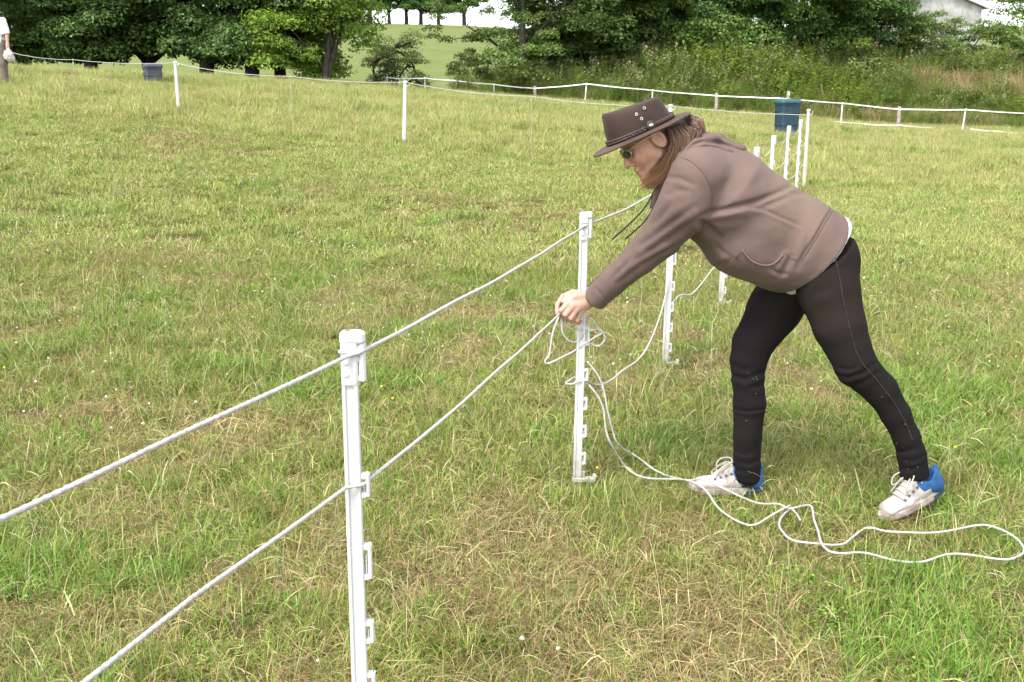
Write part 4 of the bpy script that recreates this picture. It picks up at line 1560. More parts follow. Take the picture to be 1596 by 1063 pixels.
# --- skeleton, as points in space
ARM_L = [A(1089, 276, -.150), A(1070, 318, -.15), A(1032, 368, -.09), A(997, 402, -.03), A(957, 437, .04), A(928, 466, .09)]
ARM_R = [A(1078, 285, .165), A(1056, 322, .18), A(1026, 366, .19), A(992, 402, .20), A(950, 436, .205), A(918, 462, .205)]
LEG_N = [A(1284, 402, -.070), A(1291, 450, -.095), A(1308, 508, -.135), A(1334, 570, -.165), A(1372, 607, -.170), A(1396, 645, -.175), A(1413, 682, -.175), A(1421, 708, -.175), A(1425, 738, -.175)]
LEG_F = [A(1240, 425, .080), A(1207, 482, .09), A(1174, 535, .07), A(1167, 562, .055), A(1166, 590, .04), A(1168, 630, .03), A(1165, 680, .02), A(1164, 742, .015)]
PELV = A(1274, 407, -.01)
TORSO = [A(1088, 270, .005), A(1120, 303, .005), A(1171, 347, .005), A(1240, 382, 0), A(1287, 407, 0)]

# --- the body, one continuous surface
HP = math.radians(31)                             # head pitched down
HY = math.radians(7)                              # and turned a little to the camera
fwd = np.array([-math.cos(HP) * math.cos(HY), -math.sin(HY) * math.cos(HP), -math.sin(HP)])
hup = np.array([-math.sin(HP), 0, math.cos(HP)])
hup = hup - fwd * (hup @ fwd)
hup /= np.linalg.norm(hup)
hlt = np.cross(hup, fwd)                          # her left: towards the camera
HC = A(1018, 213, .0)
HS = 1.10


def Hh(f, u, l_):
    return HC + HS * (fwd * f + hup * u + hlt * l_)


HR = np.array([fwd, hlt, hup])
lo_ = np.minimum(A(855, 860, -.35), A(855, 140, -.35))
fb = Field((A(860, 500)[0] - .02, YC - .33, -.02), (A(1490, 500)[0] + .03, YC + .34, 1.52), .0038)
fb.ell(Hh(.005, .035, 0), HR, np.array([.098, .077, .098]) * HS, .01)          # skull
fb.ell(Hh(.045, -.025, 0), HR, np.array([.054, .060, .080]) * HS, .025)        # face
fb.cone(Hh(.02, -.055, .045), Hh(.076, -.098, .010), .026 * HS, .020 * HS, .02)  # jaw
fb.cone(Hh(.02, -.055, -.045), Hh(.076, -.098, -.010), .026 * HS, .020 * HS, .02)
fb.cone(Hh(.078, -.100, .006), Hh(.078, -.100, -.006), .021 * HS, .021 * HS, .015)  # chin
for s in (1, -1):
    fb.cone(Hh(.070, -.030, .036 * s), Hh(.045, -.030, .050 * s), .022 * HS, .020 * HS, .02)   # cheekbone
    fb.cone(Hh(.088, .026, .012 * s), Hh(.072, .022, .045 * s), .012 * HS, .011 * HS, .016)    # brow
    fb.ell(Hh(.098, .004, .031 * s), HR, np.array([.014, .019, .012]) * HS, .010, cut=True)    # eye socket
    fb.ell(Hh(.082, .003, .031 * s), HR, np.array([.0125, .0135, .0125]) * HS, .003)           # eyeball and lid
    fb.ell(Hh(.100, -.040, .012 * s), HR, np.array([.011, .009, .008]) * HS, .007)             # nostril wing
    ec = Hh(.004, -.006, .079 * s)                                                            # ear
    er = np.array([fwd * .92 - hup * .25 * 1, hlt, hup * .97 + fwd * .25])
    fb.ell(ec, er, np.array([.021, .010, .034]) * HS, .006)
    fb.ell(ec + hlt * s * .009 + fwd * .003, er, np.array([.012, .008, .022]) * HS, .003, cut=True)
    fb.ell(Hh(.013, -.010, .082 * s), HR, np.array([.006, .006, .008]) * HS, .003)
fb.cone(Hh(.094, .008, 0), Hh(.114, -.030, 0), .0080 * HS, .0098 * HS, .010)   # nose
fb.ell(Hh(.115, -.036, 0), HR, np.array([.0105, .010, .009]) * HS, .006)
fb.cone(Hh(.096, -.063, .014), Hh(.096, -.063, -.014), .0075 * HS, .0075 * HS, .008)   # lips
fb.cone(Hh(.094, -.077, .012), Hh(.094, -.077, -.012), .0080 * HS, .0080 * HS, .008)
fb.cone(Hh(.108, -.070, .020), Hh(.108, -.070, -.020), .0035 * HS, .0035 * HS, .003, cut=True)
neck0 = Hh(-.045, -.055, 0)
fb.chain([neck0, A(1062, 245, .0), A(1088, 262, .0)], [.060, .058, .075], .03)
Tr = [r * S_ for r in (46, 60, 58, 52, 42)]
fb.chain(TORSO, Tr, .05, LAT, [1.5, 1.35, 1.25, 1.3])
fb.cone(A(1082, 272, -.13), A(1082, 276, .14), .062, .062, .05)
fb.chain(ARM_L, [r * S_ for r in (34, 31, 23, 19, 15, 11.5)], .02)
fb.chain(ARM_R, [r * S_ for r in (34, 31, 23, 19, 15, 11.5)], .02)
fb.chain(LEG_N, [r * S_ for r in (30, 34, 28, 23, 17, 15, 14, 14, 14)], .01)
fb.chain(LEG_F, [r * S_ for r in (36, 31, 24, 21, 18, 18, 15, 13)], .01)
fb.cone(LEG_N[-1], A(1412, 772, -.185), .030, .012, .004)
fb.cone(LEG_F[-1], A(1146, 760, .016), .030, .012, .004)


def zq(x, y, dy):
    return at(830 + x / 5.315, 420 + y / 5.315, YC + dy)


# left hand: palm, four curled fingers, thumb
wr = zq(505, 240, .095)
KL = [zq(305, 272, .070), zq(330, 305, .064), zq(362, 336, .068), zq(396, 362, .080)]
for kk, r0, r1 in zip(KL, (.0165, .017, .016, .0145), (.0118, .0122, .0115, .0100)):
    fb.cone(wr + (kk - wr) * .12, kk, r0, r1, .012)
PRX = [zq(238, 338, .064), zq(274, 376, .062), zq(318, 404, .066), zq(368, 424, .080)]
MID = [zq(246, 384, .088), zq(284, 412, .088), zq(328, 432, .092), zq(380, 444, .102)]
DST = [zq(276, 388, .112), zq(312, 404, .112), zq(352, 418, .114), zq(398, 430, .120)]
for a0, a1, a2, a3, r in zip(KL, PRX, MID, DST, (.0098, .0102, .0097, .0084)):
    fb.cone(a0, a1, r * 1.12, r, .006)
    fb.cone(a1, a2, r * 1.03, r * .92, .002)
    fb.cone(a2, a3, r * .92, r * .82, .002)
fb.cone(zq(440, 215, .085), zq(352, 222, .074), .0165, .0130, .010)
fb.cone(zq(352, 222, .074), zq(300, 258, .072), .0118, .0105, .003)
fb.cone(zq(300, 258, .072), zq(262, 302, .075), .0105, .0085, .002)
# right hand, behind the post
wr2 = zq(465, 222, .205)
KR = [zq(335, 188, .180), zq(340, 205, .196), zq(345, 225, .206), zq(352, 248, .212)]
for kk in KR:
    fb.cone(wr2, kk, .0160, .0118, .012)
FR = [[zq(252, 222, .150), zq(207, 290, .120), zq(204, 362, .100)], [zq(246, 250, .168), zq(214, 322, .140), zq(214, 392, .118)], [zq(262, 280, .176), zq(236, 345, .152), zq(238, 402, .130)], [zq(280, 310, .182), zq(262, 360, .160), zq(262, 408, .142)]]
for k0, ff, r in zip(KR, FR, (.0098, .0100, .0094, .0082)):
    fb.cone(k0, ff[0], r * 1.12, r, .005)
    fb.cone(ff[0], ff[1], r, r * .92, .002)
    fb.cone(ff[1], ff[2], r * .92, r * .78, .002)
fb.cone(zq(420, 205, .18), zq(318, 215, .150), .0150, .0115, .010)
fb.cone(zq(318, 215, .150), zq(262, 268, .122), .0112, .0090, .003)
fb.plane(A(999, 208), (-math.sin(math.radians(24)), 0, math.cos(math.radians(24))), lo=(0, YC - .3, 1.2), hi=(2, YC + .3, 1.6))
V, F = fb.mesh(1)
col = np.tile(np.array([0.50, 0.275, 0.190]), (len(V), 1))
hd_ = np.linalg.norm(V - HC, axis=1) < .2
rel = (V - HC) / HS
rf, ru = rel @ fwd, rel @ hup
red = np.exp(-((rf - .115) / .02) ** 2 - ((ru + .035) / .02) ** 2) * hd_
col = col * (1 - .45 * red[:, None]) + .45 * red[:, None] * np.array([0.50, 0.19, 0.15])
lip = np.exp(-((rf - .10) / .014) ** 4 - ((ru + .070) / .012) ** 4) * hd_
col = col * (1 - .6 * lip[:, None]) + .6 * lip[:, None] * np.array([0.36, 0.15, 0.12])
eb = np.exp(-((rf - .085) / .022) ** 4 - ((ru - .030) / .007) ** 4) * hd_
col = col * (1 - .6 * eb[:, None]) + .6 * eb[:, None] * np.array([0.10, 0.06, 0.035])
hnd = V[:, 0] < A(945, 470)[0]
col[hnd] = np.array([0.50, 0.31, 0.24])
kn_ = np.zeros(len(V))
for q in KL + PRX + MID + [f_[0] for f_ in FR] + [f_[1] for f_ in FR] + [f_[2] for f_ in FR]:
    kn_ += np.exp(-(np.linalg.norm(V - q, axis=1) / .010) ** 2)
kn_ = np.clip(kn_, 0, 1)[:, None] * .55
col = col * (1 - kn_) + kn_ * np.array([0.56, 0.27, 0.21])
body = part('body', V, F, M_skin, woman, True, col)
del fb

# --- hoodie
fh = Field((A(900, 500)[0] - .02, YC - .36, .5), (A(1345, 400)[0] + .05, YC + .38, 1.48), .0052)
fh.chain(TORSO + [A(1330, 430, 0)], [r * S_ for r in (52, 77, 79.5, 74, 71, 69)], .025, LAT, [1.35, 1.16, 1.08, 1.14, 1.18])
fh.cone(A(1092, 279, -.12), A(1090, 284, .14), .098, .098, .06)
fh.chain(ARM_L, [r * S_ for r in (44, 41, 32, 26.5, 22, 20.5)], .012)
fh.chain(ARM_R, [r * S_ for r in (42, 37, 28, 22, 18, 16)], .012)
fh.cone(A(1135, 388, 0), A(1195, 412, 0), 28 * S_, 28 * S_, .06, LAT, 2.4)        # cloth hanging at the belly
hem_p, hem_q = A(1308, 340), A(1212, 450)
hem_t = hem_q - hem_p
hem_n = np.array([-hem_t[2], 0, hem_t[0]])
hem_n = hem_n if hem_n[0] > 0 else -hem_n
fh.plane(hem_p, hem_n / np.linalg.norm(hem_n) + np.array([0, .14, 0]))
cdir = ARM_L[-1] - ARM_L[-2]
fh.plane(ARM_L[-1] + cdir * .06, cdir, lo=(0, YC - .1, .5), hi=(A(985, 450)[0], YC + .145, 1.1))
cdr = ARM_R[-1] - ARM_R[-2]
fh.plane(ARM_R[-1], cdr, lo=(0, YC + .145, .5), hi=(A(985, 450)[0], YC + .4, 1.1))
V, F = fh.mesh(3)
N = normals(V, F)
V = V + N * sdf_noise(V, .09, .0032, 3)[:, None] + N * sdf_noise(V, .03, .0012, 8)[:, None]
for ln, dp, rd, sd_w in (
    ([(1090, 338), (1110, 331), (1140, 324), (1180, 314), (1212, 300), (1240, 286)], .013, 4.0, .45),
    ([(1120, 331), (1160, 326), (1200, 318), (1230, 306)], .006, 4.5, .5),
    ([(1090, 344), (1104, 356), (1126, 374)], .013, 6, .4),
    ([(1160, 322), (1190, 326), (1225, 342), (1252, 354)], .006, 2.6, .5),
    ([(1060, 243), (1085, 255), (1103, 280), (1113, 305), (1110, 325)], .004, 2.6, .5),
    ([(1036, 275), (1058, 278), (1085, 290)], .006, 4, .5),
    ([(1034, 305), (1052, 298), (1080, 296)], .004, 5, .5),
    ([(1098, 336), (1066, 356), (1030, 380), (990, 408)], .006, 5, .6),
    ([(1088, 318), (1054, 342), (1020, 368), (990, 388)], .005, 5, .6),
    ([(1076, 372), (1040, 392), (1000, 414), (960, 444)], .006, 4, .6),
    ([(1050, 312), (1034, 334), (1018, 352)], .004, 5, .6),
    ([(985, 402), (968, 420), (950, 438)], .003, 3, .5),
    ([(921, 444), (934, 456), (949, 476)], .005, 2.4, .6),
    ([(1302, 318), (1285, 345), (1270, 372), (1246, 410)], .006, 2.6, .6),
    ([(1236, 395), (1226, 415), (1214, 436)], .009, 5, .6),
    ([(1262, 368), (1254, 396), (1240, 424)], .005, 5, .6),
    ([(1140, 405), (1128, 412), (1112, 416)], .005, 4, .5),
    ([(1150, 250), (1140, 280), (1125, 300)], .003, 9, .5),
    ([(1195, 275), (1170, 290), (1140, 300)], .003, 9, .5),
    ([(1230, 302), (1252, 302), (1275, 314)], .004, 4, .5),
    ([(1105, 372), (1125, 392), (1150, 408)], .004, 4, .5),
    ([(1196, 416), (1212, 426), (1230, 428)], .005, 3, .5),
):
    N = normals(V, F)
    V = fold(V, N, ln, dp, rd, sd_w)
V = laplace(V, F, .4)
hoodie = part('hoodie', V, F, M_hood, woman)
HV, HN = V, normals(V, F)


def on_cloth(px, py, Vs=None, Ns=None, off=.002):
    Vs, Ns = (HV, HN) if Vs is None else (Vs, Ns)
    u, v = project(Vs)
    m = np.where((np.hypot(u - px, v - py) < 4.5) & (Ns[:, 1] < .3))[0]
    if len(m) == 0:
        m = np.array([np.argmin(np.hypot(u - px, v - py) + 1000 * (Ns[:, 1] > .3))])
    k = m[np.argmin(Vs[m, 1])]
    q = at(px, py, Vs[k, 1])
    return q + Ns[k] * off


def seam(name, line, r, mat, parent, off=.001, Vs=None, Ns=None):
    P = []
    L = np.array(line, float)
    for i in range(len(L) - 1):
        for t in np.linspace(0, 1, max(2, int(np.hypot(*(L[i + 1] - L[i])) / 4)), endpoint=False):
            q = L[i] * (1 - t) + L[i + 1] * t
            P.append(on_cloth(q[0], q[1], Vs, Ns, off))
    P = np.array(P)
    for _ in range(3):
        P[1:-1] = (P[:-2] + 2 * P[1:-1] + P[2:]) / 4
    mb = MB()
    mb.tube(spline(P, .006), r, 6)
    return mpart(name, mb, mat, parent)


M_seam = cloth('taupe_seam', (0.15, 0.11, 0.096), (0.19, 0.14, 0.12), 20, 300)
M_lining = cloth('dark_taupe_lining', (0.085, 0.062, 0.055), (0.11, 0.08, 0.07), 20, 300)
seam('pocket_edge', [(1157, 389), (1163, 399), (1175, 409), (1190, 414), (1205, 412), (1215, 404), (1222, 393)], .0028, M_seam, hoodie, .003)
seam('pocket_seam', [(1154, 392), (1145, 402), (1134, 413)], .0014, M_seam, hoodie, .001)
seam('pocket_seam', [(1223, 393), (1234, 401), (1246, 407)], .0014, M_seam, hoodie, .001)
seam('shoulder_seam', [(1060, 243), (1078, 250), (1096, 268), (1108, 288), (1114, 306), (1112, 322)], .0013, M_seam, hoodie, .0005)
seam('hem_seam', [(1301, 320), (1284, 347), (1268, 376), (1247, 408)], .0014, M_seam, hoodie, .0005)
seam('cuff_seam', [(920, 445), (926, 450), (936, 461), (944, 471), (948, 478)], .0013, M_seam, hoodie, .001)

# hood lying on the upper back and round the neck
fo = Field((A(1000, 300)[0] - .02, YC - .26, 1.1), (A(1180, 200)[0] + .05, YC + .28, 1.5), .0045)
for s in (-1, 1):
    fo.chain([A(1014, 330, .060 * s + .02), A(1024, 300, .075 * s + .02), A(1044, 268, .10 * s + .01), A(1062, 246, .118 * s), A(1086, 224, .112 * s), A(1112, 217, .070 * s), A(1120, 214, 0)], [.010, .012, .014, .016, .017, .016, .015], .012, LAT, .8)
    fo.cone(A(1098, 216, .04 * s), A(1156, 232, .04 * s), .020, .012, .02)
    fo.cone(A(1098, 216, .0), A(1156, 232, .0), .020, .012, .02)
    fo.cone(A(1092, 228, .10 * s), A(1140, 237, .09 * s), .019, .010, .02)
V, F = fo.mesh(3)
N = normals(V, F)
V = V + N * sdf_noise(V, .05, .004, 13)[:, None]
for ln, dp, rd in (([(1068, 236), (1080, 226), (1096, 219), (1120, 222), (1146, 230)], .010, 3), ([(1050, 262), (1062, 244), (1075, 232)], .006, 4)):
    V = fold(V, normals(V, F), ln, dp, rd)
part('hood', V, F, M_hood, hoodie)
for pts in ([A(1030, 285, -.045), A(1020, 298, -.055), A(1004, 325, -.06), A(985, 345, -.06), A(959, 369, -.06)], [A(1036, 292, -.02), A(1026, 310, -.03), A(1012, 335, -.03), A(1000, 350, -.03), A(980, 368, -.03)]):
    mb = MB()
    P = spline(pts, .01)
    mb.tube(P, .0027, 6)
    mb.tube([P[-1], P[-1] + (P[-1] - P[-3]) * .6], .0034, 6)
    mpart('drawcord', mb, M_cord, hoodie)

# --- white undershirt showing below the hem
fu = Field((A(1150, 500)[0], YC - .3, .6), (A(1350, 400)[0] + .08, YC + .3, 1.3), .0045)
fu.chain([TORSO[2], TORSO[3], TORSO[4], A(1345, 440, 0)], [r * S_ for r in (72, 71, 70.5, 70)], .02, LAT, .96)
un = hem_n / np.linalg.norm(hem_n)
fu.plane(hem_p + un * 13 * S_, un + np.array([0, .03, .06]))
fu.plane(hem_p - un * .06, -un)
V, F = fu.mesh(6)
N = normals(V, F)
V = V + N * sdf_noise(V, .05, .003, 23)[:, None]
part('undershirt', V, F, M_under, woman)

# --- leggings
fl = Field((A(1110, 700)[0] - .02, YC - .33, .04), (A(1460, 700)[0] + .03, YC + .3, 1.2), .0052)
fl.chain([A(1262, 385, 0), PELV], [56 * S_, 58 * S_], .05, LAT, 1.15)
fl.ell(A(1290, 414, -.05), np.eye(3), np.array([.095, .095, .130]), .06)
fl.ell(A(1280, 414, .08), np.eye(3), np.array([.09, .09, .12]), .06)
fl.chain(LEG_N, [r * S_ for r in (49, 46.5, 39, 31, 25.5, 22, 20, 21, 22)], .014)
fl.chain(LEG_F, [r * S_ for r in (51, 43, 33, 29, 25, 25.5, 22.5, 22)], .014)
wp, wq = A(1332, 361), A(1222, 436)
wt = wq - wp
wn = np.array([wt[2], 0, -wt[0]])
wn = wn if wn[0] < 0 else -wn
fl.plane(wp, wn)
fl.plane(LEG_N[-1] + np.array([.006, 0, -.012]), LEG_N[-1] - LEG_N[-2], lo=(A(1380, 700)[0], YC - .4, 0), hi=(2, YC + .0, .3))
fl.plane(LEG_F[-1] + np.array([0, 0, -.02]), (0, 0, -1), lo=(0, YC - .2, 0), hi=(A(1250, 700)[0], YC + .3, .3))
V, F = fl.mesh(3)
N = normals(V, F)
V = V + N * sdf_noise(V, .07, .0020, 33)[:, None]
rr_ = np.random.default_rng(5)
creases = [([(1302, 584), (1322, 588), (1345, 582), (1368, 563)], .010, 4), ([(1303, 572), (1318, 577), (1338, 573)], .007, 3.5), ([(1325, 600), (1345, 595), (1372, 578)], .005, 4),
           ([(1139, 583), (1160, 592), (1192, 580)], .009, 4), ([(1138, 566), (1152, 574), (1172, 575)], .006, 4), ([(1168, 604), (1182, 603), (1194, 596)], .005, 4), ([(1141, 638), (1168, 642), (1195, 637)], .008, 2.2),
           ([(1255, 470), (1272, 455), (1300, 448)], .006, 8), ([(1240, 480), (1225, 500), (1205, 520)], .006, 8), ([(1142, 702), (1158, 708), (1178, 705)], .005, 3), ([(1150, 721), (1168, 724), (1187, 716)], .006, 3), ([(1141, 731), (1158, 735), (1174, 733)], .005, 3),
           ([(1396, 703), (1410, 705), (1430, 698)], .006, 3), ([(1408, 720), (1425, 719), (1444, 708)], .006, 3), ([(1402, 731), (1416, 733), (1432, 727)], .005, 3), ([(1262, 420), (1290, 415), (1320, 420)], .004, 7)]
for ln, dp, rd in creases:
    V = fold(V, normals(V, F), ln, dp * .7, rd)
legg = part('leggings', V, F, M_legg, woman)
LV, LN = V, normals(V, F)
M_lseam = plain('black_seam', (0.010, 0.009, 0.009), .9, rgb2=(0.05, 0.042, 0.038), scale=90)
seam('side_seam', [(1302, 402), (1308, 430), (1315, 470), (1324, 510), (1333, 545), (1344, 567), (1366, 592), (1390, 622), (1410, 655), (1424, 690)], .0017, M_lseam, legg, .0008, LV, LN)
sd_ = MB()
for i in range(14):                               # grass seeds stuck to the cloth
    if i % 2:
        t = rr_.random()
        k = rr_.integers(2, 8)
        c = LEG_N[k] * (1 - t) + LEG_N[k + 1] * t
    else:
        t = rr_.random()
        k = rr_.integers(3, 6)
        c = LEG_F[k] * (1 - t) + LEG_F[k + 1] * t
    u0, v0 = project(c)
    q = on_cloth(float(u0) + rr_.uniform(-18, 18), float(v0) + rr_.uniform(-8, 8), LV, LN, .001)
    d = rr_.normal(0, 1, 3) * .0012
    sd_.tube([q - d, q, q + d], [.0004, .0009, .0004], 4)
mpart('grass_seeds', sd_, M_lace, legg)['kind'] = 'stuff'

# --- shoes, built flat at their own origin (heel at x = 0, toe along +x) and then set down
def shoe(loc, yaw, pitch, side, roll=0.0):
    t = obj('shoe', None, woman)
    t.empty_display_size = .05
    Rm = Matrix.Rotation(yaw, 4, 'Z') @ Matrix.Rotation(pitch, 4, 'Y') @ Matrix.Rotation(roll, 4, 'X')
    t.matrix_parent_inverse = Matrix.Translation(Vector(-WO))
    t.matrix_basis = Matrix.Translation(Vector(loc)) @ Rm
    f = Field((-.03, -.07, 0), (.30, .07, .15), .0030)
    yl = np.array([0, 1.0, 0])
    f.chain([(.034, 0, .045), (.10, 0, .046), (.165, .002 * side, .038), (.228, .006 * side, .034)], [.034, .031, .030, .0265], .012, yl, [1.0, 1.12, 1.38])
    f.cone((.030, 0, .050), (.036, 0, .080), .036, .031, .02, yl, 1.0)
    f.cone((.085, 0, .070), (.125, 0, .070), .030, .024, .03, yl, 1.0)
    f.cone((.094, 0, .112), (.165, 0, .066), .012, .015, .015, yl, 1.9)          # tongue
    f.cone((.012, 0, .070), (.004, 0, .104), .010, .006, .012, yl, 2.0)          # heel tab
    f.cone((.050, 0, .128), (.058, 0, .088), .038, .030, .008, yl, .85, cut=True)  # opening
    f.plane((0, 0, .022), (0, 0, -1))
    V, F = f.mesh(2)
    ctr = V[F].mean(1)
    # the blue heel quarter, following a curved edge
    edge = .118 - .075 * np.clip((.095 - ctr[:, 2]) / .07, 0, 1) + .030 * np.sin(np.clip((ctr[:, 2] - .03) / .06, 0, 1) * math.pi)
    blue = ctr[:, 0] < np.where(ctr[:, 2] > .058, .112 - .5 * np.clip(.085 - ctr[:, 2], 0, 1), np.minimum(edge, .085))
    blue &= ~((ctr[:, 2] < .058) & (ctr[:, 0] > .066))
    # run the edge between the two leathers smoothly
    fv = np.zeros(len(V), int)
    fw = np.zeros(len(V), int)
    np.maximum.at(fv, F[blue].ravel(), 1)
    np.maximum.at(fw, F[~blue].ravel(), 1)
    bd = (fv == 1) & (fw == 1)
    E = np.vstack([F[:, [i, (i + 1) % 4]] for i in range(4)])
    E = E[bd[E[:, 0]] & bd[E[:, 1]]]
    for _ in range(14):
        acc = np.zeros_like(V)
        num = np.zeros(len(V))
        for p_, q_ in ((0, 1), (1, 0)):
            np.add.at(acc, E[:, p_], V[E[:, q_]])
            np.add.at(num, E[:, p_], 1)
        k_ = bd & (num > 1)
        V[k_] = .5 * V[k_] + .5 * acc[k_] / num[k_][:, None]
    for nme, sel, mt in (('upper', ~blue, M_shoe), ('heel_panel', blue, M_shblue)):
        ids = np.unique(F[sel])
        mp = np.full(len(V), -1)
        mp[ids] = np.arange(len(ids))
        obj(nme, mk(nme, V[ids], mp[F[sel]], mt, None, True), t)
    mb = MB()                                    # sole
    out = []
    for a in np.linspace(0, 2 * math.pi, 44, endpoint=False):
        c, s_ = math.cos(a), math.sin(a)
        x = .132 + .140 * np.sign(c) * abs(c) ** .78
        wv = np.interp(x, [-.01, .05, .11, .19, .25, .28], [.032, .036, .037, .043, .040, .028])
        y = s_ * wv * (1 if abs(s_) < .98 else 1) * (1 + 0) + .004 * side * sst(.1, .25, x)
        out.append((x, y))
    rings = []
    for z, k in ((.002, .955), (.008, 1.0), (.024, 1.0), (.030, .965)):
        rings.append([(.132 + (x - .132) * k, y * k, z + .012 * float(sst(.22, .30, x)) ) for x, y in out])
    mb.loft(rings)
    so = mb.build('sole', M_sole, t, False)
    mb = MB()                                    # navy heel insert of the sole
    rings = []
    for z in (.004, .0185):
        rings.append([(.132 + (x - .132) * 1.012, y * 1.03, z) for x, y in out if x < .075])
    V2 = [p for r in rings for p in r]
    k = len(rings[0])
    mb.add(V2, [(j, j + 1, k + j + 1, k + j) for j in range(k - 1)])
    mb.build('heel_insert', M_navy, so)
    for i, x in enumerate(np.linspace(.115, .185, 5)):   # laces
        z = np.interp(x, [.11, .19], [.112, .070]) + .002
        w = .024 + .004 * i * .5
        mb = MB()
        mb.tube(spline([(x - .004, -w, z - .010), (x, -w * .5, z + .001), (x + .002, 0, z + .003), (x + .002, w * .5, z + .001), (x - .004, w, z - .010)], .006), .0028, 6)
        mb.build('lace', M_lace, t, True)
    for s in (-1, 1):
        mb = MB()
        mb.tube(spline([(.112, .004 * s, .116), (.118, .026 * s, .128), (.150, .044 * s, .118), (.168, .040 * s, .092), (.150, .026 * s, .098), (.122, .010 * s, .116)], .006), .0026, 6)
        mb.build('lace_bow', M_lace, t, True)
        mb = MB()
        mb.tube(spline([(.112, .004 * s, .117), (.140, .018 * s, .112), (.172, .030 * s, .082), (.180, .040 * s, .068)], .006), .0024, 6)
        mb.build('lace_end', M_lace, t, True)
        for i, x in enumerate((.096, .118, .138, .158, .178)):
            z = np.interp(x, [.09, .19], [.094, .060])
            yy = s * np.interp(x, [.09, .19], [.0305, .036])
            mb = MB()
            an = np.linspace(0, 2 * math.pi, 9)
            mb.tube([(x + .0036 * math.cos(q), yy, z + .0036 * math.sin(q)) for q in an], .0014, 5)
            mb.build('eyelet', M_metal if i == 0 else M_navy, t)
    mb = MB()                                    # stitched lines and heel tab
    mb.tube(spline([(.012, -.018, .030), (.004, -.014, .06), (.004, -.012, .088)], .01), .0016, 5)
    mb.build('stitching', M_shoe, t)
    return t


gF = gpt(1185, 777)
shoe((A(1186, 772, .02)[0], YC + .02, float(G(A(1186, 772)[0], YC + .02)) + .022), math.radians(180 - 4), 0, 1)
# near foot: toes on the grass, heel lifted
toe = gpt(1376, 812, .022)
yaw, pit = math.radians(180 + 20), math.radians(19)
Rm = (Matrix.Rotation(yaw, 3, 'Z') @ Matrix.Rotation(pit, 3, 'Y'))
off = Rm @ Vector((.262, 0, .004))
shoe((toe[0] - off.x, toe[1] - off.y, toe[2] - off.z), yaw, pit, -1)
for nme, c, d in (('sock', LEG_F[-1], (.002, 0, -.03)), ('sock', LEG_N[-1], (.010, 0, -.03))):
    mb = MB()
    mb.tube([c + np.array(d) * -.6, c + np.array(d) * .5, c + np.array(d) * 1.1], [.043, .040, .034], 14)
    mpart(nme, mb, M_cord, woman)

# --- hat
TH = math.radians(24)
hf = np.array([-math.cos(TH), 0, -math.sin(TH)])
hu = np.array([-math.sin(TH), 0, math.cos(TH)])
hl = np.array([0, -1.0, 0])
O = A(999, 208, .0)


def hp_(f, l_, u):
    return O + hf * f + hl * l_ + hu * u


def oval(cx, a, b, u, n=56, ex=2.3, wob=None):
    r = []
    for i in range(n):
        t = 2 * math.pi * i / n
        c, s = math.cos(t), math.sin(t)
        x = cx + a * np.sign(c) * abs(c) ** (2 / ex)
        y = b * np.sign(s) * abs(s) ** (2 / ex)
        uu = u(c, s) if callable(u) else u
        r.append(tuple(hp_(x, y, uu)))
    return r


mb = MB()


def topu(h, tilt=.010):
    return lambda c, s: h + tilt * c - .006 * abs(s) - .006


mb.loft([oval(-.002, .117, .092, -.010), oval(-.002, .118, .093, .008), oval(.002, .114, .091, .045), oval(.002, .106, .086, .080), oval(.0, .102, .082, topu(.104)), oval(-.001, .096, .076, topu(.111)), oval(-.002, .087, .064, topu(.109)),
         oval(.004, .074, .044, lambda c, s: .100 + .006 * c), oval(-.002, .050, .022, .092), oval(-.002, .02, .008, .090)], caps=True)
hat = mpart('hat', mb, M_hat, woman)
mb = MB()


def brim_u(base, droop, curl):
    return lambda c, s: base - droop * c * c * (1.0 if c > 0 else .55) + curl * s * s


ROWS = [(.112, .087, 0, 0, .002), (.130, .105, .001, .000, .002), (.155, .130, .003, -.002, .002), (.174, .148, .006, -.003, .001), (.181, .154, .008, -.003, .0)]
topr = [oval(.000, a, b, brim_u(.004 + e, d, c_)) for a, b, d, c_, e in ROWS]
botr = [oval(.000, a, b, brim_u(-.0005 + e * .2, d, c_)) for a, b, d, c_, e in reversed(ROWS)]
mb.loft(topr + botr, caps=False)
k = len(topr[0])
nb = len(topr) + len(botr)
mb.F += [((nb - 1) * k + j, (nb - 1) * k + (j + 1) % k, (j + 1) % k, j) for j in range(k)]
mpart('brim', mb, M_brim, hat)
for ph in range(3):                              # plaited band
    mb = MB()
    P = []
    for t in np.linspace(0, 2 * math.pi, 330):
        q = 2 * math.pi * ph / 3 + t * 22
        rr2 = 1.035 + .030 * math.sin(2 * q) * .6
        c, s = math.cos(t), math.sin(t)
        x = -.002 + .118 * rr2 * np.sign(c) * abs(c) ** (2 / 2.3)
        y = .093 * rr2 * np.sign(s) * abs(s) ** (2 / 2.3)
        P.append(hp_(x, y, .016 + .0052 * math.sin(q)))
    mb.tube(P, .0038, 6)
    mpart('band_strand', mb, M_band, hat)
mb = MB()
bc, bn = hp_(-.030, .0985, .020), (hl * .97 - hf * .2)
bn = bn / np.linalg.norm(bn)
bu = np.cross(bn, hf)
bu /= np.linalg.norm(bu)
bv = np.cross(bn, bu)


def disc(mb, c, n_, u_, v_, prof, k=20):
    mb.loft([[tuple(c + n_ * z + u_ * (r * math.cos(a)) + v_ * (r * math.sin(a))) for a in np.linspace(0, 2 * math.pi, k, endpoint=False)] for z, r in prof])


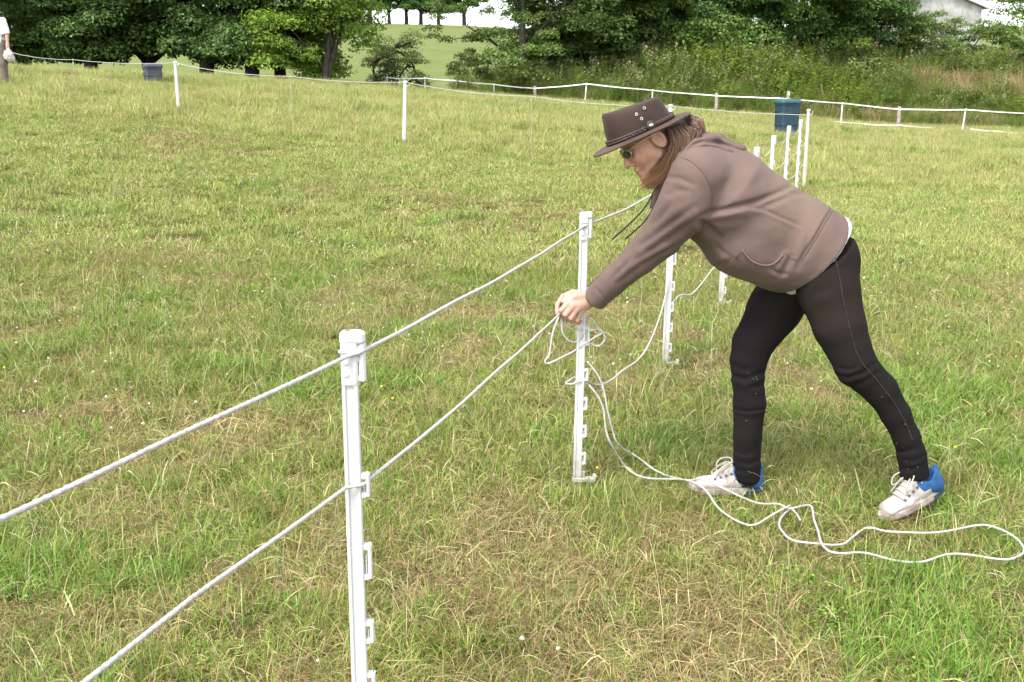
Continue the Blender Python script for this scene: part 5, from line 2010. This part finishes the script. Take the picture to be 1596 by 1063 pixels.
disc(mb, bc, bn, bu, bv, [(0, .016), (.007, .016), (.0085, .0145)])
mpart('band_badge', mb, M_band, hat)
mb = MB()
disc(mb, bc + bn * .008, bn, bu * .8, bv * 1.15, [(0, .0075), (.0025, .0072), (.0035, .005)])
mpart('badge_stud', mb, M_metal, hat)
for ef, eu in ((-.002, .072), (-.034, .080), (-.012, .052)):
    mb = MB()
    e0 = hp_(ef, .0925 if eu < .07 else .0905, eu)
    # push onto the side of the crown
    a_s, b_s = .108, .0885
    yy = b_s * (1 - abs((ef - .006) / a_s) ** 2.3) ** (1 / 2.3)
    yy *= np.interp(eu, [.05, .095], [1.03, .985])
    e0 = hp_(ef, yy + .001, eu)
    mb.tube([e0 + hf * (.0042 * math.cos(q)) + hu * (.0042 * math.sin(q)) for q in np.linspace(0, 2 * math.pi, 15)], .0016, 6)
    mpart('eyelet', mb, M_metal, hat)

# --- sunglasses
mb = MB()
for s in (1, -1):
    c0 = Hh(.1045, .000, .033 * s)
    nn = fwd * .93 + hlt * .36 * s
    nn /= np.linalg.norm(nn)
    uu_ = hup - nn * (hup @ nn)
    uu_ /= np.linalg.norm(uu_)
    vv_ = np.cross(nn, uu_)
    mb.loft([[tuple(c0 + nn * z + vv_ * (.024 * HS * math.cos(a)) + uu_ * (.0155 * HS * math.sin(a) * (1 if math.sin(a) < 0 else .85))) for a in np.linspace(0, 2 * math.pi, 24, endpoint=False)] for z in (-.001, .0012)])
gl_ = mpart('glasses', mb, M_lens, woman)
for s in (1, -1):
    mb = MB()
    c0 = Hh(.1045, .000, .033 * s)
    nn = fwd * .93 + hlt * .36 * s
    nn /= np.linalg.norm(nn)
    uu_ = hup - nn * (hup @ nn)
    uu_ /= np.linalg.norm(uu_)
    vv_ = np.cross(nn, uu_)
    mb.tube([c0 + vv_ * (.0245 * HS * math.cos(a)) + uu_ * (.016 * HS * math.sin(a) * (1 if math.sin(a) < 0 else .85)) for a in np.linspace(0, 2 * math.pi, 25)], .0018, 6)
    mpart('rim', mb, M_metal, gl_)
    mb = MB()
    mb.tube(spline([c0 + hlt * s * .026 * HS + hup * .010 * HS, Hh(.088, .012, .070 * s), Hh(.05, .014, .081 * s), Hh(.012, .014, .085 * s), Hh(-.008, .004, .086 * s)], .006), .0024, 6)
    mpart('temple', mb, M_metal, gl_)
mb = MB()
mb.tube(spline([Hh(.106, .006, .010), Hh(.112, .009, 0), Hh(.106, .006, -.010)], .004), .0014, 6)
mpart('bridge', mb, M_metal, gl_)

# --- hair: a soft core and many strands
fz = Field((A(990, 300)[0] - .02, YC - .2, 1.1), (A(1110, 200)[0] + .04, YC + .2, 1.5), .0045)
fz.ell(Hh(-.030, .020, 0), HR, np.array([.082, .078, .092]) * HS, .02)
fz.chain([A(1050, 215, -.055), A(1051, 245, -.065), A(1038, 266, -.055), A(1027, 277, -.050)], [.022, .028, .022, .012], .02)
fz.chain([A(1064, 212, -.03), A(1062, 240, -.05), A(1044, 268, -.04)], [.030, .034, .020], .02)
fz.chain([A(1064, 212, .05), A(1060, 240, .06), A(1042, 268, .05)], [.030, .034, .020], .02)
fz.chain([A(1056, 198, 0), A(1080, 196, -.01), A(1088, 206, -.01)], [.035, .026, .014], .02)
fz.ell(Hh(.060, -.030, .075), HR, (.070, .035, .085), .01, cut=True)
fz.plane(A(999, 208), (-math.sin(math.radians(24)), 0, math.cos(math.radians(24))))
V, F = fz.mesh(2)
col = np.tile(np.array([0.045, 0.025, 0.015]), (len(V), 1))
hair = part('hair', V, F, M_hair, woman, True, col)
guides = [
    [(1041, 205, -.078), (1046, 226, -.092), (1036, 250, -.092), (1022, 270, -.080), (1010, 288, -.062)],
    [(1047, 202, -.074), (1054, 224, -.094), (1045, 252, -.096), (1030, 273, -.084), (1017, 289, -.066)],
    [(1052, 200, -.070), (1060, 220, -.090), (1052, 250, -.098), (1036, 272, -.086), (1024, 284, -.07)],
    [(1058, 198, -.060), (1070, 214, -.078), (1064, 240, -.092), (1050, 262, -.090), (1036, 280, -.08)],
    [(1062, 198, -.030), (1080, 200, -.050), (1076, 222, -.075), (1064, 246, -.088), (1050, 268, -.085)],
    [(1062, 197, .000), (1084, 194, -.02), (1086, 210, -.04), (1074, 228, -.06), (1064, 244, -.07)],
    [(1058, 195, .000), (1076, 184, -.01), (1092, 190, -.02), (1094, 202, -.025), (1086, 210, -.03)],
]
GV = [np.array([A(*q) for q in g]) for g in guides]
Vs, Fs, Cs, nv = [], [], [], 0
hr = np.random.default_rng(11)
for i in range(2600):
    u = hr.random() * (len(GV) - 1)
    k = int(u)
    w = u - k
    P = GV[k] * (1 - w) + GV[k + 1] * w
    P = P + hr.normal(0, 1, 3) * np.array([.006, .010, .006])
    fl_ = np.linspace(0, 1, 5)[:, None]
    P = P + fl_ * hr.normal(0, 1, 3) * np.array([.008, .009, .008])
    P[-1] = P[-1] + (P[-1] - P[-2]) * hr.uniform(-.5, .35)
    Q = spline(P, .010)
    ww = np.linspace(0, 1, len(Q))
    Q = Q + (np.sin(ww * hr.uniform(5, 11) + hr.uniform(0, 6)) * .0045 * ww)[:, None] * np.array([1.0, .5, .4])
    if k < 3:
        Q = Q + (np.clip(ww - .72, 0, 1) ** 2 * hr.uniform(0, .32))[:, None] * np.array([-1.0, 0, .1])
    m = len(Q)
    T = np.gradient(Q, axis=0)
    sd = np.cross(T, np.array([0.2, -1.0, .3]))
    sd /= np.linalg.norm(sd, axis=1)[:, None] + 1e-9
    wd = np.interp(np.linspace(0, 1, m), [0, .6, 1], [.0010, .0009, .0002])[:, None]
    ribbon = np.concatenate([Q - sd * wd, Q + sd * wd])
    f_ = np.array([[j, j + 1, m + j + 1, m + j] for j in range(m - 1)])
    c0 = np.array([[0.135, 0.060, 0.028], [0.20, 0.095, 0.045], [0.080, 0.037, 0.018], [0.28, 0.155, 0.080]][hr.choice(4, p=[.4, .3, .2, .1])])
    c1 = np.array([0.34, 0.16, 0.055]) if k < 2 else np.array([0.22, 0.13, 0.07]) if k < 5 else np.array([0.30, 0.18, 0.085])
    mixf = (np.linspace(0, 1, m) ** 2 * (.8 if k < 2 else .4))[:, None]
    cc = c0 * (1 - mixf) + c1 * mixf
    cc = cc * hr.uniform(.28, .95)
    Vs.append(ribbon)
    Fs.append(f_ + nv)
    Cs.append(np.concatenate([cc, cc]))
    nv += len(ribbon)
part('strands', np.vstack(Vs), np.vstack(Fs), M_hair, hair, True, np.vstack(Cs))['kind'] = 'stuff'

# ------------------------------------------------------------------ the man in white at the left edge
MY = 24.0
mx_ = at(-3, 90, MY)
mz = float(G(mx_[0], MY))
man = thing('person', 'man in a white short sleeved shirt at the left edge of the picture', 'person', (mx_[0], MY, mz))


def mpt(x, y, z):
    return np.array([x, y, z])


fm = Field((-.5, -.35, -.05), (.55, .35, 1.85), .011)
fm.ell((0, -.02, 1.66), np.eye(3), (.078, .095, .115), .02)
fm.cone((0, -.07, 1.58), (0, -.075, 1.60), .04, .04, .03)
fm.cone((0, -.125, 1.645), (0, -.115, 1.67), .014, .010, .01)
fm.cone((0, 0, 1.40), (0, -.01, 1.60), .062, .055, .03)
fm.chain([(0, 0, 1.36), (0, 0, 1.15), (0, 0, .95)], [.105, .10, .105], .06, (1, 0, 0), 1.45)
MA = [mpt(.19, 0, 1.40), mpt(.245, .01, 1.13), mpt(.26, -.05, .90), mpt(.27, -.07, .83)]
ML = [mpt(-.19, 0, 1.40), mpt(-.235, .02, 1.12), mpt(-.22, -.10, .90), mpt(-.21, -.13, .82)]
for ch in (MA, ML):
    fm.chain(ch, [.052, .044, .030, .028], .02)
    fm.cone(ch[2], ch[3], .03, .042, .02, (0, 1, 0), .6)
    for i in range(4):
        b = ch[3] + mpt(0, -.035 + .022 * i, -.02)
        fm.cone(b, b + mpt(-.01, 0, -.07), .010, .008, .006)
    fm.cone(ch[3] + mpt(0, -.03, .0), ch[3] + mpt(-.015, -.075, -.045), .012, .009, .006)
for s_ in (-1, 1):
    fm.chain([(.09 * s_, 0, .92), (.10 * s_, -.01, .50), (.10 * s_, .02, .08)], [.085, .056, .038], .03)
    fm.cone((.10 * s_, .02, .05), (.11 * s_, -.16, .03), .036, .03, .02)
V, F = fm.mesh(1)
col = np.tile(np.array([0.50, 0.28, 0.195]), (len(V), 1))
obj('body', mk('body', V, F, M_skin, col, True), man)
fm = Field((-.5, -.35, .7), (.55, .35, 1.6), .012)
fm.chain([(0, 0, 1.37), (0, 0, 1.15), (0, 0, .86)], [.118, .122, .128], .06, (1, 0, 0), 1.45)
fm.cone((-.16, 0, 1.40), (.16, 0, 1.40), .075, .075, .05)
for ch in (MA, ML):
    fm.cone(ch[0], ch[0] * .02 + ch[1] * .98, .075, .068, .04)
    d_ = ch[1] - ch[0]
    fm.plane(ch[1] + d_ * .02, d_, lo=(.16 if ch is MA else -.6, -.4, .6), hi=(.6 if ch is MA else -.16, .4, 1.3))
fm.plane((0, 0, .80), (0, 0, -1))
V, F = fm.mesh(2)
N = normals(V, F)
obj('shirt', mk('shirt', V + N * sdf_noise(V, .09, .012, 44)[:, None], F, M_under, None, True), man)
fm = Field((-.4, -.35, 0), (.4, .35, 1.05), .014)
fm.chain([(0, 0, .98), (0, 0, .90)], [.112, .115], .04, (1, 0, 0), 1.4)
for s_ in (-1, 1):
    fm.chain([(.095 * s_, 0, .88), (.105 * s_, -.01, .50), (.105 * s_, .02, .08)], [.105, .085, .072], .04)
V, F = fm.mesh(2)
obj('trousers', mk('trousers', V, F, plain('stone_trousers', (0.13, 0.11, 0.085), .9, rgb2=(0.17, 0.14, 0.11), scale=9), None, True), man)
fm = Field((-.2, -.2, 1.5), (.2, .2, 1.85), .008)
fm.ell((0, 0, 1.685), np.eye(3), (.086, .100, .108), .01)
fm.ell((0, -.13, 1.60), np.eye(3), (.12, .10, .12), .01, cut=True)
V, F = fm.mesh(2)
obj('hair', mk('hair', V, F, M_hair, np.tile(np.array([0.10, 0.08, 0.06]), (len(V), 1)), True), man)
for s_ in (-1, 1):
    fm = Field((.1 * s_ - .08, -.26, -.01), (.1 * s_ + .1, .12, .14), .009)
    fm.cone((.10 * s_, .03, .045), (.11 * s_, -.17, .038), .046, .040, .02)
    fm.plane((0, 0, .0), (0, 0, -1))
    V, F = fm.mesh(2)
    obj('shoe', mk('shoe', V, F, M_cord, None, True), man)
fm = Field((-.25, -.25, -.35), (.25, .25, .12), .011)      # crumpled pale bag in his hand
fm.ell((0, 0, -.13), np.eye(3), (.105, .09, .12), .02)
fm.ell((.05, .02, -.20), np.eye(3), (.08, .07, .08), .05)
fm.cone((0, 0, -.05), (.0, 0, .035), .05, .022, .04)
V, F = fm.mesh(1)
N = normals(V, F)
V = V + N * sdf_noise(V, .045, .016, 55)[:, None]
bag = thing('pale_bag', 'crumpled pale bag hanging from the hand of the man in white', 'bag', (mx_[0] + MA[3][0], MY + MA[3][1] - .01, mz + .80))
obj('pouch', mk('pouch', V, F, plain('pale_sack', (0.40, 0.37, 0.33), .9, rgb2=(0.58, 0.56, 0.52), scale=18), None, True), bag)
mb = MB()
mb.tube(spline([(.0, -.03, .02), (.005, -.035, .06), (0, 0, .085), (.005, .03, .06), (0, .03, .02)], .01), .006, 6)
mb.build('bag_handle', M_rope, bag, True)
